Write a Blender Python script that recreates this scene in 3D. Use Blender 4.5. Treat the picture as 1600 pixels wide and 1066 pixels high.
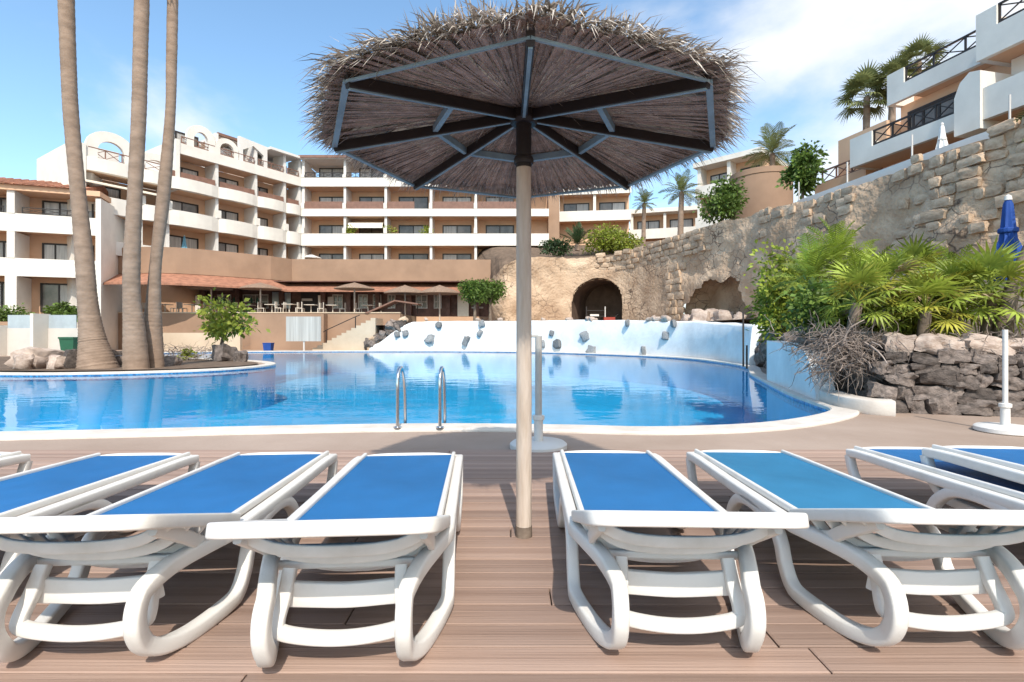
import bpy, math, random
from mathutils import Vector, Matrix, noise
random.seed(7)
R = math.radians
for o in list(bpy.data.objects): bpy.data.objects.remove(o)
scene = bpy.context.scene
COL = scene.collection
# ------------------------------------------------------------------ camera
F_PX, HOR, EYE = 800.0, 522.0, 1.12          # focal length (px of a 1600 px wide frame), horizon row, eye height
cam_d = bpy.data.cameras.new('camera'); cam = bpy.data.objects.new('camera', cam_d); COL.objects.link(cam)
cam.location = (0, 0, EYE); cam.rotation_euler = (R(90), 0, 0)
cam_d.sensor_width = 36; cam_d.lens = 36*F_PX/1600; cam_d.shift_y = -(533-HOR)/1600
cam_d.clip_start = .05; cam_d.clip_end = 2000
scene.camera = cam
# ------------------------------------------------------------------ sky, sun, exposure
SUN_EL, SUN_AZ = 46.0, 173.0                  # azimuth from +Y towards +X
w = bpy.data.worlds.new('World'); scene.world = w; w.use_nodes = True
nt = w.node_tree; N = nt.nodes; Lk = nt.links; N.clear()
wo = N.new('ShaderNodeOutputWorld'); bg = N.new('ShaderNodeBackground')
sky = N.new('ShaderNodeTexSky'); sky.sky_type = 'NISHITA'; sky.sun_disc = False
sky.sun_elevation = R(SUN_EL); sky.sun_rotation = R(SUN_AZ); sky.air_density = 1.0; sky.dust_density = 1.2; sky.ozone_density = 1.6; sky.altitude = 50
tc = N.new('ShaderNodeTexCoord'); mp = N.new('ShaderNodeMapping'); mp.inputs['Scale'].default_value = (1.0, 1.0, 2.3); mp.inputs['Location'].default_value = (.35, .2, .1)
cn = N.new('ShaderNodeTexNoise'); cn.inputs['Scale'].default_value = 1.6; cn.inputs['Detail'].default_value = 9; cn.inputs['Roughness'].default_value = .52; cn.inputs['Distortion'].default_value = .25
sx = N.new('ShaderNodeSeparateXYZ')
bias = N.new('ShaderNodeMapRange'); bias.inputs['From Min'].default_value = -.1; bias.inputs['From Max'].default_value = .62; bias.inputs['To Min'].default_value = -.08; bias.inputs['To Max'].default_value = .27
bias.interpolation_type = 'SMOOTHSTEP'
add = N.new('ShaderNodeMath'); add.operation = 'ADD'
cr = N.new('ShaderNodeMapRange'); cr.interpolation_type = 'SMOOTHSTEP'
cr.inputs['From Min'].default_value = .50; cr.inputs['From Max'].default_value = .70; cr.inputs['To Max'].default_value = .9
mix = N.new('ShaderNodeMix'); mix.data_type = 'RGBA'; mix.inputs['B'].default_value = (7.4, 7.5, 7.6, 1)
tint = N.new('ShaderNodeMix'); tint.data_type = 'RGBA'; tint.blend_type = 'MULTIPLY'; tint.inputs['Factor'].default_value = 1; tint.inputs['B'].default_value = (1.66, 1.92, 1.90, 1)
Lk.new(tc.outputs['Generated'], mp.inputs['Vector']); Lk.new(mp.outputs[0], cn.inputs['Vector'])
Lk.new(tc.outputs['Generated'], sx.inputs[0]); Lk.new(sx.outputs['X'], bias.inputs['Value'])
Lk.new(cn.outputs['Fac'], add.inputs[0]); Lk.new(bias.outputs[0], add.inputs[1]); Lk.new(add.outputs[0], cr.inputs['Value'])
Lk.new(sky.outputs[0], tint.inputs['A']); Lk.new(tint.outputs['Result'], mix.inputs['A']); Lk.new(cr.outputs[0], mix.inputs['Factor'])
Lk.new(mix.outputs['Result'], bg.inputs['Color']); Lk.new(bg.outputs[0], wo.inputs['Surface'])
bg.inputs['Strength'].default_value = .15
sd = bpy.data.lights.new('sun', 'SUN'); sd.energy = 4.6; sd.angle = R(.55); sd.color = (1, .93, .83)
sun = bpy.data.objects.new('sun', sd); COL.objects.link(sun); sun.location = (3, -20, 25)
to_sun = Vector((math.sin(R(SUN_AZ))*math.cos(R(SUN_EL)), math.cos(R(SUN_AZ))*math.cos(R(SUN_EL)), math.sin(R(SUN_EL))))
sun.rotation_euler = to_sun.to_track_quat('Z', 'Y').to_euler()
vs = scene.view_settings; vs.view_transform = 'Standard'; vs.look = 'None'; vs.exposure = .02; vs.gamma = 1
scene.render.engine = 'CYCLES'; scene.cycles.max_bounces = 7; scene.cycles.transparent_max_bounces = 12
scene.cycles.caustics_reflective = False; scene.cycles.caustics_refractive = False

# ------------------------------------------------------------------ pixel helpers
def P(px, py, d): return Vector(((px-800)/F_PX*d, d, EYE+(HOR-py)/F_PX*d))
def G(px, py, z=0.0):
    d = (EYE-z)*F_PX/(py-HOR); return Vector(((px-800)/F_PX*d, d, z))

# ------------------------------------------------------------------ materials
MATS = {}
def mat(name, col, rough=.7, var=.12, scale=6., bump=.0, bscale=40., metal=0., spec=.4, col2=None, stretch=None, rnd=0., coat=0., island=0., trans=0., thr=(.35, .65)):
    if name in MATS: return MATS[name]
    m = bpy.data.materials.new(name); m.use_nodes = True; n = m.node_tree.nodes; l = m.node_tree.links
    b = n['Principled BSDF']; b.inputs['Roughness'].default_value = rough; b.inputs['Metallic'].default_value = metal
    b.inputs['Specular IOR Level'].default_value = spec; b.inputs['Coat Weight'].default_value = coat
    t = n.new('ShaderNodeTexCoord'); mpn = n.new('ShaderNodeMapping'); l.new(t.outputs['Object'], mpn.inputs[0])
    if stretch: mpn.inputs['Scale'].default_value = stretch
    z = n.new('ShaderNodeTexNoise'); z.inputs['Scale'].default_value = scale; z.inputs['Detail'].default_value = 7; z.inputs['Roughness'].default_value = .6
    l.new(mpn.outputs[0], z.inputs['Vector'])
    mr = n.new('ShaderNodeMapRange'); mr.inputs['From Min'].default_value = thr[0]; mr.inputs['From Max'].default_value = thr[1]; l.new(z.outputs['Fac'], mr.inputs['Value'])
    mx = n.new('ShaderNodeMix'); mx.data_type = 'RGBA'; l.new(mr.outputs[0], mx.inputs['Factor'])
    c2 = col2 or tuple(min(1, c*(1+var)) for c in col); c1 = col if col2 else tuple(c*(1-var) for c in col)
    mx.inputs['A'].default_value = (*c1, 1); mx.inputs['B'].default_value = (*c2, 1)
    out = mx.outputs['Result']
    if rnd or island:
        hs = n.new('ShaderNodeHueSaturation'); l.new(out, hs.inputs['Color'])
        mm = n.new('ShaderNodeMapRange'); k = rnd or island; mm.inputs['To Min'].default_value = 1-k; mm.inputs['To Max'].default_value = 1+k
        if island: g = n.new('ShaderNodeNewGeometry'); l.new(g.outputs['Random Per Island'], mm.inputs['Value'])
        else: g = n.new('ShaderNodeObjectInfo'); l.new(g.outputs['Random'], mm.inputs['Value'])
        l.new(mm.outputs[0], hs.inputs['Value']); out = hs.outputs['Color']
    l.new(out, b.inputs['Base Color'])
    if bump:
        bz = n.new('ShaderNodeTexNoise'); bz.inputs['Scale'].default_value = bscale; bz.inputs['Detail'].default_value = 8; l.new(mpn.outputs[0], bz.inputs['Vector'])
        bp = n.new('ShaderNodeBump'); bp.inputs['Strength'].default_value = bump; bp.inputs['Distance'].default_value = .02; l.new(bz.outputs['Fac'], bp.inputs['Height']); l.new(bp.outputs[0], b.inputs['Normal'])
    if trans:
        tr = n.new('ShaderNodeBsdfTranslucent'); l.new(out, tr.inputs['Color']); ms = n.new('ShaderNodeMixShader'); ms.inputs[0].default_value = trans
        l.new(b.outputs[0], ms.inputs[1]); l.new(tr.outputs[0], ms.inputs[2]); l.new(ms.outputs[0], n['Material Output'].inputs['Surface'])
    MATS[name] = m; return m
M_white = mat('white_plaster', (.71, .665, .60), .85, .06, .9, .15, 30)
M_white2 = mat('white_render_weathered', (.64, .605, .56), .85, .0, .7, .2, 25, col2=(.72, .69, .65))
M_pool_white = mat('pool_wall_plaster', (.60, .60, .595), .8, 0, .8, .6, 7, col2=(.77, .77, .76))
M_peach = mat('peach_render', (.66, .42, .27), .88, .07, .8, .12, 25)
M_pink = mat('pink_render', (.315, .20, .132), .9, .12, .45, .15, 20)
M_brownpanel = mat('brown_panel', (.20, .105, .075), .6, .15, 3)
M_terra = mat('terracotta_tile', (.34, .155, .095), .8, .25, 3, .3, 20, rnd=.12)
M_dark = mat('dark_frame', (.025, .018, .015), .45, .1)
M_darkwood = mat('dark_wood', (.12, .060, .045), .6, .4, 2.5, .2, 30)
M_pane = mat('window_glass', (.15, .135, .12), .16, .5, .6, spec=.5)
M_curtain = mat('curtained_glass', (.43, .41, .385), .22, .25, 1.5, spec=.4, stretch=(6, 6, .3), rnd=.25)
M_resin = mat('white_resin', (.62, .59, .54), .45, 0, 3.2, .06, 160, spec=.35, col2=(.735, .71, .67), thr=(.3, .48))
M_sling = mat('blue_sling', (.018, .14, .355), .62, .13, 1.6, .25, 420, spec=.25)
M_slingb = mat('faded_teal_blue_sling', (.028, .18, .34), .62, .13, 1.6, .25, 420, spec=.25)
M_plank = mat('deck_wood', (.27, .178, .135), .66, 0, 1.6, .3, 12, col2=(.385, .268, .212), stretch=(.5, 7, 7), rnd=.17, spec=.28)
M_under = mat('deck_underlay', (.03, .02, .016), .9)
M_pave = mat('poolside_paving', (.31, .225, .172), .8, 0, .45, .3, 25, col2=(.40, .305, .245))
M_cope = mat('coping', (.55, .485, .42), .75, 0, 2.5, .2, 30, col2=(.66, .61, .55))
M_tile = mat('pool_tile', (.05, .46, .74), .4, .12, .5)
M_pole = mat('umbrella_pole_paint', (.42, .325, .25), .7, 0, 5, .3, 30, col2=(.57, .475, .395), stretch=(3, 3, .4))
M_blueg = mat('blue_grey_paint', (.20, .29, .34), .6, .2, 5, .1, 40)
M_black = mat('near_black', (.018, .013, .012), .6, .2)  # plain near-black for umbrella ribs, hub, pole head and the doorway panels
M_reed = mat('reed_lining', (.29, .205, .16), .9, 0, 5, .8, 30, col2=(.46, .335, .27), stretch=(3, 3, 3), island=.2)
M_straw = mat('straw', (.30, .26, .215), .9, 0, 2, col2=(.52, .465, .41), island=.6, trans=.15)
M_straw2 = mat('parasol_thatch', (.25, .165, .115), .9, .25, 8, .5, 30)
M_steel = mat('stainless_steel', (.62, .63, .64), .18, .05, metal=1)
M_rock = mat('tan_rock', (.38, .250, .160), .92, 0, .55, .9, 5, col2=(.60, .44, .305))
M_rockw = mat('tan_masonry_stone', (.36, .245, .16), .92, 0, 2.5, 1.0, 7, col2=(.57, .425, .30), rnd=.2)
M_stucco = mat('cave_stucco', (.46, .36, .26), .92, 0, .35, .4, 6, col2=(.58, .47, .35))
M_lava = mat('dark_lava_stone', (.075, .060, .052), .9, 0, 5, .8, 18, col2=(.22, .175, .15), rnd=.5)
M_cap = mat('pale_boulder', (.34, .25, .20), .9, 0, 4, .7, 14, col2=(.52, .42, .35), rnd=.15)
M_mortar = mat('dark_joint', (.035, .028, .025), .95, .3, 5)
M_grey = mat('grey_stone', (.20, .20, .20), .85, .3, 6, .6, 20, rnd=.3)
M_soil = mat('dry_soil', (.14, .095, .065), .95, .35, 3, .8, 12)
M_bark = mat('palm_bark', (.215, .148, .105), .9, 0, 2.2, .5, 9, col2=(.315, .222, .162), stretch=(1.1, 1.1, 2.2))
M_bark2 = mat('grey_bark', (.17, .13, .10), .9, .3, 6, .6, 20)
M_leaf = mat('leaf_green', (.11, .17, .03), .55, .35, 1.5, island=.4, trans=.3)
M_leafd = mat('leaf_dark', (.04, .072, .024), .55, .35, 1.5, island=.4, trans=.2)
M_lime = mat('leaf_lime', (.26, .30, .04), .55, .3, 1.5, island=.35, trans=.35)
M_fan = mat('fan_leaf', (.27, .33, .05), .5, .3, 2.5, rnd=.4, trans=.35)
M_fany = mat('fan_leaf_yellow', (.33, .31, .045), .55, .3, 2.5, rnd=.3, trans=.35)
M_dead = mat('dry_leaf', (.33, .24, .15), .8, .3, 3, rnd=.3, trans=.2)
M_twig = mat('dry_twig', (.24, .19, .16), .9, .3, 5, island=.4)
M_palmg = mat('palm_frond_green', (.19, .205, .075), .55, .35, 2, rnd=.35, trans=.35)
M_canvas = mat('blue_canvas', (.012, .06, .27), .75, .12, 4, .2, 60)
M_canvasw = mat('white_canvas', (.72, .70, .67), .8, .08, 4)
M_bin = mat('green_plastic', (.02, .10, .055), .5, .1)
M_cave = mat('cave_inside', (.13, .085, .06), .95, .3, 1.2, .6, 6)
M_cream = mat('cream_awning', (.75, .68, .56), .85, .05)
M_frost = mat('frosted_glass_panel', (.36, .42, .46), .15, .08, 2, spec=.6)
M_screen = mat('pale_grey_screen', (.56, .52, .48), .85, .06, 1)
M_sign = mat('white_board', (.34, .32, .29), .5, 0, 1.2, col2=(.50, .48, .44), stretch=(5, 5, .15))
M_red = mat('red_paint', (.35, .05, .03), .5)
M_table = mat('pale_table', (.62, .55, .46), .6, .1, 3)
def cracks(m, scale, wdt, dark, cover):
    n = m.node_tree.nodes; l = m.node_tree.links; b = n['Principled BSDF']; src = b.inputs['Base Color'].links[0].from_socket
    t = n.new('ShaderNodeTexCoord'); d = n.new('ShaderNodeTexNoise'); d.inputs['Scale'].default_value = 1.1; d.inputs['Detail'].default_value = 4
    va = n.new('ShaderNodeVectorMath'); va.operation = 'MULTIPLY_ADD'; va.inputs[1].default_value = (.5, .5, .5); l.new(t.outputs['Object'], d.inputs['Vector']); l.new(d.outputs['Color'], va.inputs[0]); l.new(t.outputs['Object'], va.inputs[2])
    mp_ = n.new('ShaderNodeMapping'); mp_.inputs['Scale'].default_value = (1, 1, 1.45); l.new(va.outputs[0], mp_.inputs[0])
    v = n.new('ShaderNodeTexVoronoi'); v.feature = 'DISTANCE_TO_EDGE'; v.inputs['Scale'].default_value = scale; l.new(mp_.outputs[0], v.inputs['Vector'])
    r = n.new('ShaderNodeMapRange'); r.inputs['From Max'].default_value = wdt; r.inputs['To Min'].default_value = 1; r.inputs['To Max'].default_value = 0; l.new(v.outputs['Distance'], r.inputs['Value'])
    k = n.new('ShaderNodeTexNoise'); k.inputs['Scale'].default_value = .45; k.inputs['Detail'].default_value = 5; l.new(t.outputs['Object'], k.inputs['Vector'])
    r2 = n.new('ShaderNodeMapRange'); r2.inputs['From Min'].default_value = cover; r2.inputs['From Max'].default_value = cover+.12; l.new(k.outputs['Fac'], r2.inputs['Value'])
    mu = n.new('ShaderNodeMath'); mu.operation = 'MULTIPLY'; l.new(r.outputs[0], mu.inputs[0]); l.new(r2.outputs[0], mu.inputs[1])
    mx = n.new('ShaderNodeMix'); mx.data_type = 'RGBA'; mx.inputs['B'].default_value = (*dark, 1); l.new(mu.outputs[0], mx.inputs['Factor']); l.new(src, mx.inputs['A']); l.new(mx.outputs['Result'], b.inputs['Base Color'])
for nd in M_rock.node_tree.nodes:
    if nd.type == 'BUMP': nd.inputs['Distance'].default_value = .14
cracks(M_rock, 1.5, .05, (.10, .065, .045), .47)
# water: a sheet that mirrors by angle and otherwise lets the light through to the tiled basin
mw = bpy.data.materials.new('pool_water'); mw.use_nodes = True; n = mw.node_tree.nodes; l = mw.node_tree.links; n.clear()
o_ = n.new('ShaderNodeOutputMaterial'); ms = n.new('ShaderNodeMixShader'); tr = n.new('ShaderNodeBsdfTransparent'); gl = n.new('ShaderNodeBsdfGlossy'); fr = n.new('ShaderNodeFresnel')
tr.inputs[0].default_value = (.66, .92, .99, 1); gl.inputs['Roughness'].default_value = .02; fr.inputs['IOR'].default_value = 1.17
t = n.new('ShaderNodeTexCoord'); mpn = n.new('ShaderNodeMapping'); mpn.inputs['Scale'].default_value = (.9, 1.6, 1)
nz = n.new('ShaderNodeTexNoise'); nz.inputs['Scale'].default_value = 1.5; nz.inputs['Detail'].default_value = 3; bp = n.new('ShaderNodeBump'); bp.inputs['Strength'].default_value = .10; bp.inputs['Distance'].default_value = .06
l.new(t.outputs['Object'], mpn.inputs[0]); l.new(mpn.outputs[0], nz.inputs['Vector']); l.new(nz.outputs['Fac'], bp.inputs['Height']); l.new(bp.outputs[0], gl.inputs['Normal'])
l.new(fr.outputs[0], ms.inputs[0]); l.new(tr.outputs[0], ms.inputs[1]); l.new(gl.outputs[0], ms.inputs[2]); l.new(ms.outputs[0], o_.inputs['Surface'])

# ------------------------------------------------------------------ mesh helpers
class MB:
    def __init__(s): s.v = []; s.f = []
    def quadbox(s, c):                       # 8 corners: bottom 4 (ccw), top 4
        k = len(s.v); s.v += [Vector(p) for p in c]
        s.f += [tuple(k+i for i in q) for q in ((3, 2, 1, 0), (4, 5, 6, 7), (0, 1, 5, 4), (1, 2, 6, 5), (2, 3, 7, 6), (3, 0, 4, 7))]; return s
    def box(s, x0, x1, y0, y1, z0, z1):
        return s.quadbox([(x0, y0, z0), (x1, y0, z0), (x1, y1, z0), (x0, y1, z0), (x0, y0, z1), (x1, y0, z1), (x1, y1, z1), (x0, y1, z1)])
    def tube(s, pts, r, n=8, cap=True):
        pts = [Vector(p) for p in pts]; rs = r if isinstance(r, (list, tuple)) else [r]*len(pts); k = len(s.v); up = None
        for i, p in enumerate(pts):
            t = (pts[min(i+1, len(pts)-1)]-pts[max(i-1, 0)]).normalized()
            if up is None: up = t.cross(Vector((.3, .2, 1)) if abs(t.z) < .9 else Vector((1, .2, 0))).normalized()
            else: up = (up-t*up.dot(t)).normalized()
            b = t.cross(up)
            for j in range(n):
                a = 2*math.pi*j/n; s.v.append(p+(up*math.cos(a)+b*math.sin(a))*rs[i])
        for i in range(len(pts)-1):
            for j in range(n): s.f.append((k+i*n+j, k+i*n+(j+1) % n, k+(i+1)*n+(j+1) % n, k+(i+1)*n+j))
        if cap: s.f.append(tuple(k+j for j in range(n))[::-1]); s.f.append(tuple(k+(len(pts)-1)*n+j for j in range(n)))
        return s
    def sweep(s, pts, w, h, side=None, bev=.25, closed=False):   # rounded rectangle swept along a path; w across 'side', h normal to both
        pts = [Vector(p) for p in pts]; k = len(s.v); m = len(pts); side = Vector(side) if side else None
        prof = []; c = min(w, h)*bev
        for (sx_, sy_) in ((1, 1), (-1, 1), (-1, -1), (1, -1)):
            a = (sx_*w/2, sy_*h/2)
            q = [(a[0], a[1]-sy_*c), (a[0]-sx_*c*.3, a[1]-sy_*c*.3), (a[0]-sx_*c, a[1])]
            prof += q if sx_*sy_ > 0 else q[::-1]
        n_ = len(prof)
        for i, p in enumerate(pts):
            a, b = (pts[(i-1) % m], pts[(i+1) % m]) if closed else (pts[max(i-1, 0)], pts[min(i+1, m-1)])
            t = (b-a).normalized(); sd_ = side if side else Vector((0, 0, 1)); sd_ = (sd_-t*sd_.dot(t)).normalized(); nn = t.cross(sd_)
            for (x, y) in prof: s.v.append(p+sd_*x+nn*y)
        for i in range(m if closed else m-1):
            j2 = (i+1) % m
            for j in range(n_): s.f.append((k+i*n_+j, k+i*n_+(j+1) % n_, k+j2*n_+(j+1) % n_, k+j2*n_+j))
        if not closed: s.f.append(tuple(k+j for j in range(n_))[::-1]); s.f.append(tuple(k+(m-1)*n_+j for j in range(n_)))
        return s
    def lathe(s, prof, c=(0, 0, 0), n=20):
        k = len(s.v); c = Vector(c)
        for (r, z) in prof:
            for j in range(n): a = 2*math.pi*j/n; s.v.append(c+Vector((r*math.cos(a), r*math.sin(a), z)))
        for i in range(len(prof)-1):
            for j in range(n): s.f.append((k+i*n+j, k+i*n+(j+1) % n, k+(i+1)*n+(j+1) % n, k+(i+1)*n+j))
        s.f.append(tuple(k+j for j in range(n))[::-1]); s.f.append(tuple(k+(len(prof)-1)*n+j for j in range(n))); return s
    def quad(s, a, b, c, d): k = len(s.v); s.v += [Vector(a), Vector(b), Vector(c), Vector(d)]; s.f.append((k, k+1, k+2, k+3)); return s
    def tri(s, a, b, c): k = len(s.v); s.v += [Vector(a), Vector(b), Vector(c)]; s.f.append((k, k+1, k+2)); return s
    def prism(s, poly, off):                 # polygon (list of 3D points) pushed along off
        k = len(s.v); n_ = len(poly); off = Vector(off); s.v += [Vector(p) for p in poly]+[Vector(p)+off for p in poly]
        s.f.append(tuple(range(k, k+n_))); s.f.append(tuple(range(k+n_, k+2*n_))[::-1])
        for i in range(n_): s.f.append((k+i, k+n_+i, k+n_+(i+1) % n_, k+(i+1) % n_))
        return s
    def mesh(s, name, m, org=Vector((0, 0, 0)), smooth=False):
        me = bpy.data.meshes.new(name); me.from_pydata([tuple(v-org) for v in s.v], [], s.f); me.materials.append(m); me.validate()
        import bmesh
        bm = bmesh.new(); bm.from_mesh(me); bmesh.ops.recalc_face_normals(bm, faces=bm.faces); bm.to_mesh(me); bm.free()
        if smooth:
            me.polygons.foreach_set('use_smooth', [True]*len(me.polygons))
            try: me.set_sharp_from_angle(angle=R(smooth if smooth is not True else 45))
            except Exception: pass
        return me
    def build(s, name, m, parent=None, smooth=False, world=True, kind=None, org=None):
        if parent is not None: og = ORG.get(parent.name, Vector((0, 0, 0))) if world else Vector((0, 0, 0))
        else: og = Vector(org) if org is not None else Vector((0, 0, 0))
        o = bpy.data.objects.new(name, s.mesh(name, m, og, smooth)); COL.objects.link(o)
        if parent is not None: o.parent = parent; ORG[o.name] = og
        else: o.location = og; ORG[o.name] = og
        if kind: o['kind'] = kind
        return o
ORG = {}
def tag(o, label, cat, group=None):
    o['label'] = label; o['category'] = cat
    if group: o['group'] = group
    return o
def thing(name, label, cat, loc=(0, 0, 0), rz=0, group=None):
    o = bpy.data.objects.new(name, None); COL.objects.link(o); o.empty_display_size = .2
    o.location = loc; o.rotation_euler = (0, 0, rz); ORG[o.name] = Vector(loc); return tag(o, label, cat, group)
def inst(name, me, parent, loc, rot=(0, 0, 0), sc=(1, 1, 1)):
    o = bpy.data.objects.new(name, me); COL.objects.link(o); o.parent = parent
    og = ORG.get(parent.name, Vector((0, 0, 0))) if parent is not None else Vector((0, 0, 0))
    o.location = Vector(loc)-og; o.rotation_euler = rot; o.scale = sc; return o
def dup(root, loc, rz=0, label=None, sc=None):
    r = root.copy(); COL.objects.link(r); r.location = loc; r.rotation_euler = (0, 0, rz)
    if label: r['label'] = label
    if sc: r.scale = sc
    for ch in list(root.children):
        c = ch.copy(); COL.objects.link(c); c.parent = r
        for g in list(ch.children): d = g.copy(); COL.objects.link(d); d.parent = c
    return r
def cat_rom(pts, n=8, closed=False):
    pts = [Vector(p) for p in pts]; m = len(pts); out = []
    for i in range(m if closed else m-1):
        g = (lambda j: pts[j % m]) if closed else (lambda j: pts[max(0, min(m-1, j))])
        a, b, c, d = g(i-1), g(i), g(i+1), g(i+2)
        for k in range(n):
            t = k/n; out.append(.5*((2*b)+(c-a)*t+(2*a-5*b+4*c-d)*t*t+(3*b-a-3*c+d)*t**3))
    if not closed: out.append(pts[-1])
    return out
def fill(name, loops, z, m, kind='structure', parent=None):
    import bmesh
    bm = bmesh.new(); es = []
    for lp in loops:
        vs_ = [bm.verts.new((p[0], p[1], z)) for p in lp]
        for i in range(len(vs_)): es.append(bm.edges.new((vs_[i], vs_[(i+1) % len(vs_)])))
    bmesh.ops.triangle_fill(bm, use_beauty=True, edges=es, normal=(0, 0, 1))
    for f in bm.faces:
        if f.normal.z < 0: f.normal_flip()
    me = bpy.data.meshes.new(name); bm.to_mesh(me); bm.free(); me.materials.append(m)
    o = bpy.data.objects.new(name, me); COL.objects.link(o)
    if kind: o['kind'] = kind
    return o
def rock_mesh(name, m, seed, rough=.22, box=.6, sub=3, sharp=50):
    rng = random.Random(seed); b = MB(); idx = {}; n_ = sub
    for ax in range(3):
        for sg in (-1, 1):
            for i in range(n_):
                for j in range(n_):
                    q = []
                    for (a, c) in ((i, j), (i+1, j), (i+1, j+1), (i, j+1)):
                        p = [0, 0, 0]; p[ax] = sg; p[(ax+1) % 3] = -1+2*a/n_; p[(ax+2) % 3] = -1+2*c/n_
                        key = tuple(round(x, 4) for x in p)
                        if key not in idx:
                            v = Vector(p); r = v.normalized()*1.15; v = v*box+r*(1-box)
                            v *= 1+rough*noise.noise(v*1.3+Vector((seed*3.1, seed*1.7, 0)))+rng.uniform(-.05, .05)*rough*4
                            idx[key] = len(b.v); b.v.append(v*.5)
                        q.append(idx[key])
                    b.f.append(tuple(q))
    return b.mesh(name, m, smooth=sharp)

# ================================================================== GROUND, POOL
W = -.08
def GW(px, py): v = G(px, py, W); return (v.x, v.y)
pool_ctrl = [(-14, 5.3), (-9, 5.55), (-5.6, 5.85), (-2.9, 6.2), (-1.0, 6.36), (.6, 6.28), (1.7, 6.15), (2.9, 6.35), (3.9, 6.85), (4.75, 7.6), (5.0, 8.5), (5.3, 9.8), (6.05, 12.2), (6.9, 14.8), (8.2, 18), (8.45, 21.2), (8.1, 24.4), (6.6, 27.3), (3.3, 31.0), (0, 33.2), (-4, 34.2), (-9, 34.2), (-14, 33.8), (-19, 32.6), (-22, 30),
             (-21, 26.5), (-15.5, 24), (-11.4, 22), (-9.3, 20), (-8.75, 18.2), (-9.3, 16.4), (-10.8, 15.2), (-13.2, 14.5), (-16, 14.6), (-22, 14.2), (-30, 13.5), (-30, 5)]
pool = [Vector((p[0], p[1], 0)) for p in cat_rom([(a, b, 0) for a, b in pool_ctrl], 5, True)]
def offset(loop, d):
    out = []; m = len(loop)
    for i in range(m):
        t = (loop[(i+1) % m]-loop[i-1]).normalized(); out.append(loop[i]+Vector((t.y, -t.x, 0))*d)
    return out
area = sum(pool[i-1].x*pool[i].y-pool[i].x*pool[i-1].y for i in range(len(pool)))
SG = 1 if area > 0 else -1
outer = offset(pool, .34*SG)
big = [(-400, -60), (400, -60), (400, 900), (-400, 900)]
ground = fill('ground', [big, outer], -.03, M_pave)
b = MB(); m_ = len(pool)
for i in range(m_):
    j = (i+1) % m_
    a0, a1, c0, c1 = pool[i], pool[j], outer[i], outer[j]
    ins0, ins1 = a0+(a0-c0)*.06, a1+(a1-c1)*.06
    for (p, q, z0, z1) in ((c0, c1, -.2, -.012), (c0*.94+a0*.06, c1*.94+a1*.06, None, None)):
        if z0 is not None: b.quad((p.x, p.y, z0), (q.x, q.y, z0), (q.x, q.y, z1), (p.x, p.y, z1))
    e0, e1 = c0*.94+a0*.06, c1*.94+a1*.06
    b.quad((c0.x, c0.y, -.012), (c1.x, c1.y, -.012), (e1.x, e1.y, .012), (e0.x, e0.y, .012))
    b.quad((e0.x, e0.y, .012), (e1.x, e1.y, .012), (a1.x, a1.y, .012), (a0.x, a0.y, .012))
    b.quad((a0.x, a0.y, .012), (a1.x, a1.y, .012), (ins1.x, ins1.y, -.004), (ins0.x, ins0.y, -.004))
    b.quad((ins0.x, ins0.y, -.004), (ins1.x, ins1.y, -.004), (ins1.x, ins1.y, -.05), (ins0.x, ins0.y, -.05))
    b.quad((ins0.x, ins0.y, -.05), (ins1.x, ins1.y, -.05), (a1.x, a1.y, -.05), (a0.x, a0.y, -.05))
b.build('pool_coping', M_cope, kind='structure')
b = MB()
for i in range(m_):
    p, q = pool[i], pool[(i+1) % m_]; b.quad((p.x, p.y, -1.5), (q.x, q.y, -1.5), (q.x, q.y, -.05), (p.x, p.y, -.05))
b.build('pool_basin_wall', M_tile, kind='structure')
b = MB(); inn_ = offset(pool, -.006*SG)
for i in range(m_):
    p, q = inn_[i], inn_[(i+1) % m_]; b.quad((p.x, p.y, -.22), (q.x, q.y, -.22), (q.x, q.y, -.052), (p.x, p.y, -.052))
b.build('waterline_tiles', mat('waterline_mosaic', (.02, .13, .34), .3, 0, 14, col2=(.06, .33, .62), thr=(.42, .58)), kind='structure')
fill('pool_floor', [pool], -1.5, M_tile)
fill('pool_water', [offset(pool, -.008*SG)], W, mw)
# deck: planks run left to right, each its own piece
deck = fill('wood_deck', [[(-9.05, -1.45), (9.05, -1.45), (9.05, 4.96), (-9.05, 4.96)]], -.022, M_under)
pl = MB(); y0, y1 = -.068, .068
pl.v = [Vector(p) for p in ((-.5, y0, -.02), (.5, y0, -.02), (.5, y1, -.02), (-.5, y1, -.02), (-.5, y0, -.003), (.5, y0, -.003), (.5, y1, -.003), (-.5, y1, -.003), (-.499, y0+.004, 0), (.499, y0+.004, 0), (.499, y1-.004, 0), (-.499, y1-.004, 0))]
pl.f = [(0, 1, 5, 4), (1, 2, 6, 5), (2, 3, 7, 6), (3, 0, 4, 7), (4, 5, 9, 8), (5, 6, 10, 9), (6, 7, 11, 10), (7, 4, 8, 11), (8, 9, 10, 11)]
plm = pl.mesh('plank', M_plank)
rr = random.Random(3); y = -1.36
while y < 4.92:
    x = -9 - rr.uniform(0, 1.5)
    while x < 9:
        ln = rr.choice((4.2, 5.0, 6.0)); x1 = x+ln; a, c = max(x, -9), min(x1, 9)
        if c-a > .1: inst('plank', plm, deck, ((a+c)/2, y, rr.uniform(-.0015, .0015)), (0, 0, rr.uniform(-.0006, .0006)), (c-a-.006, 1, 1))
        x = x1
    y += .142
# paved apron between deck and coping follows from the ground sheet

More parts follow.
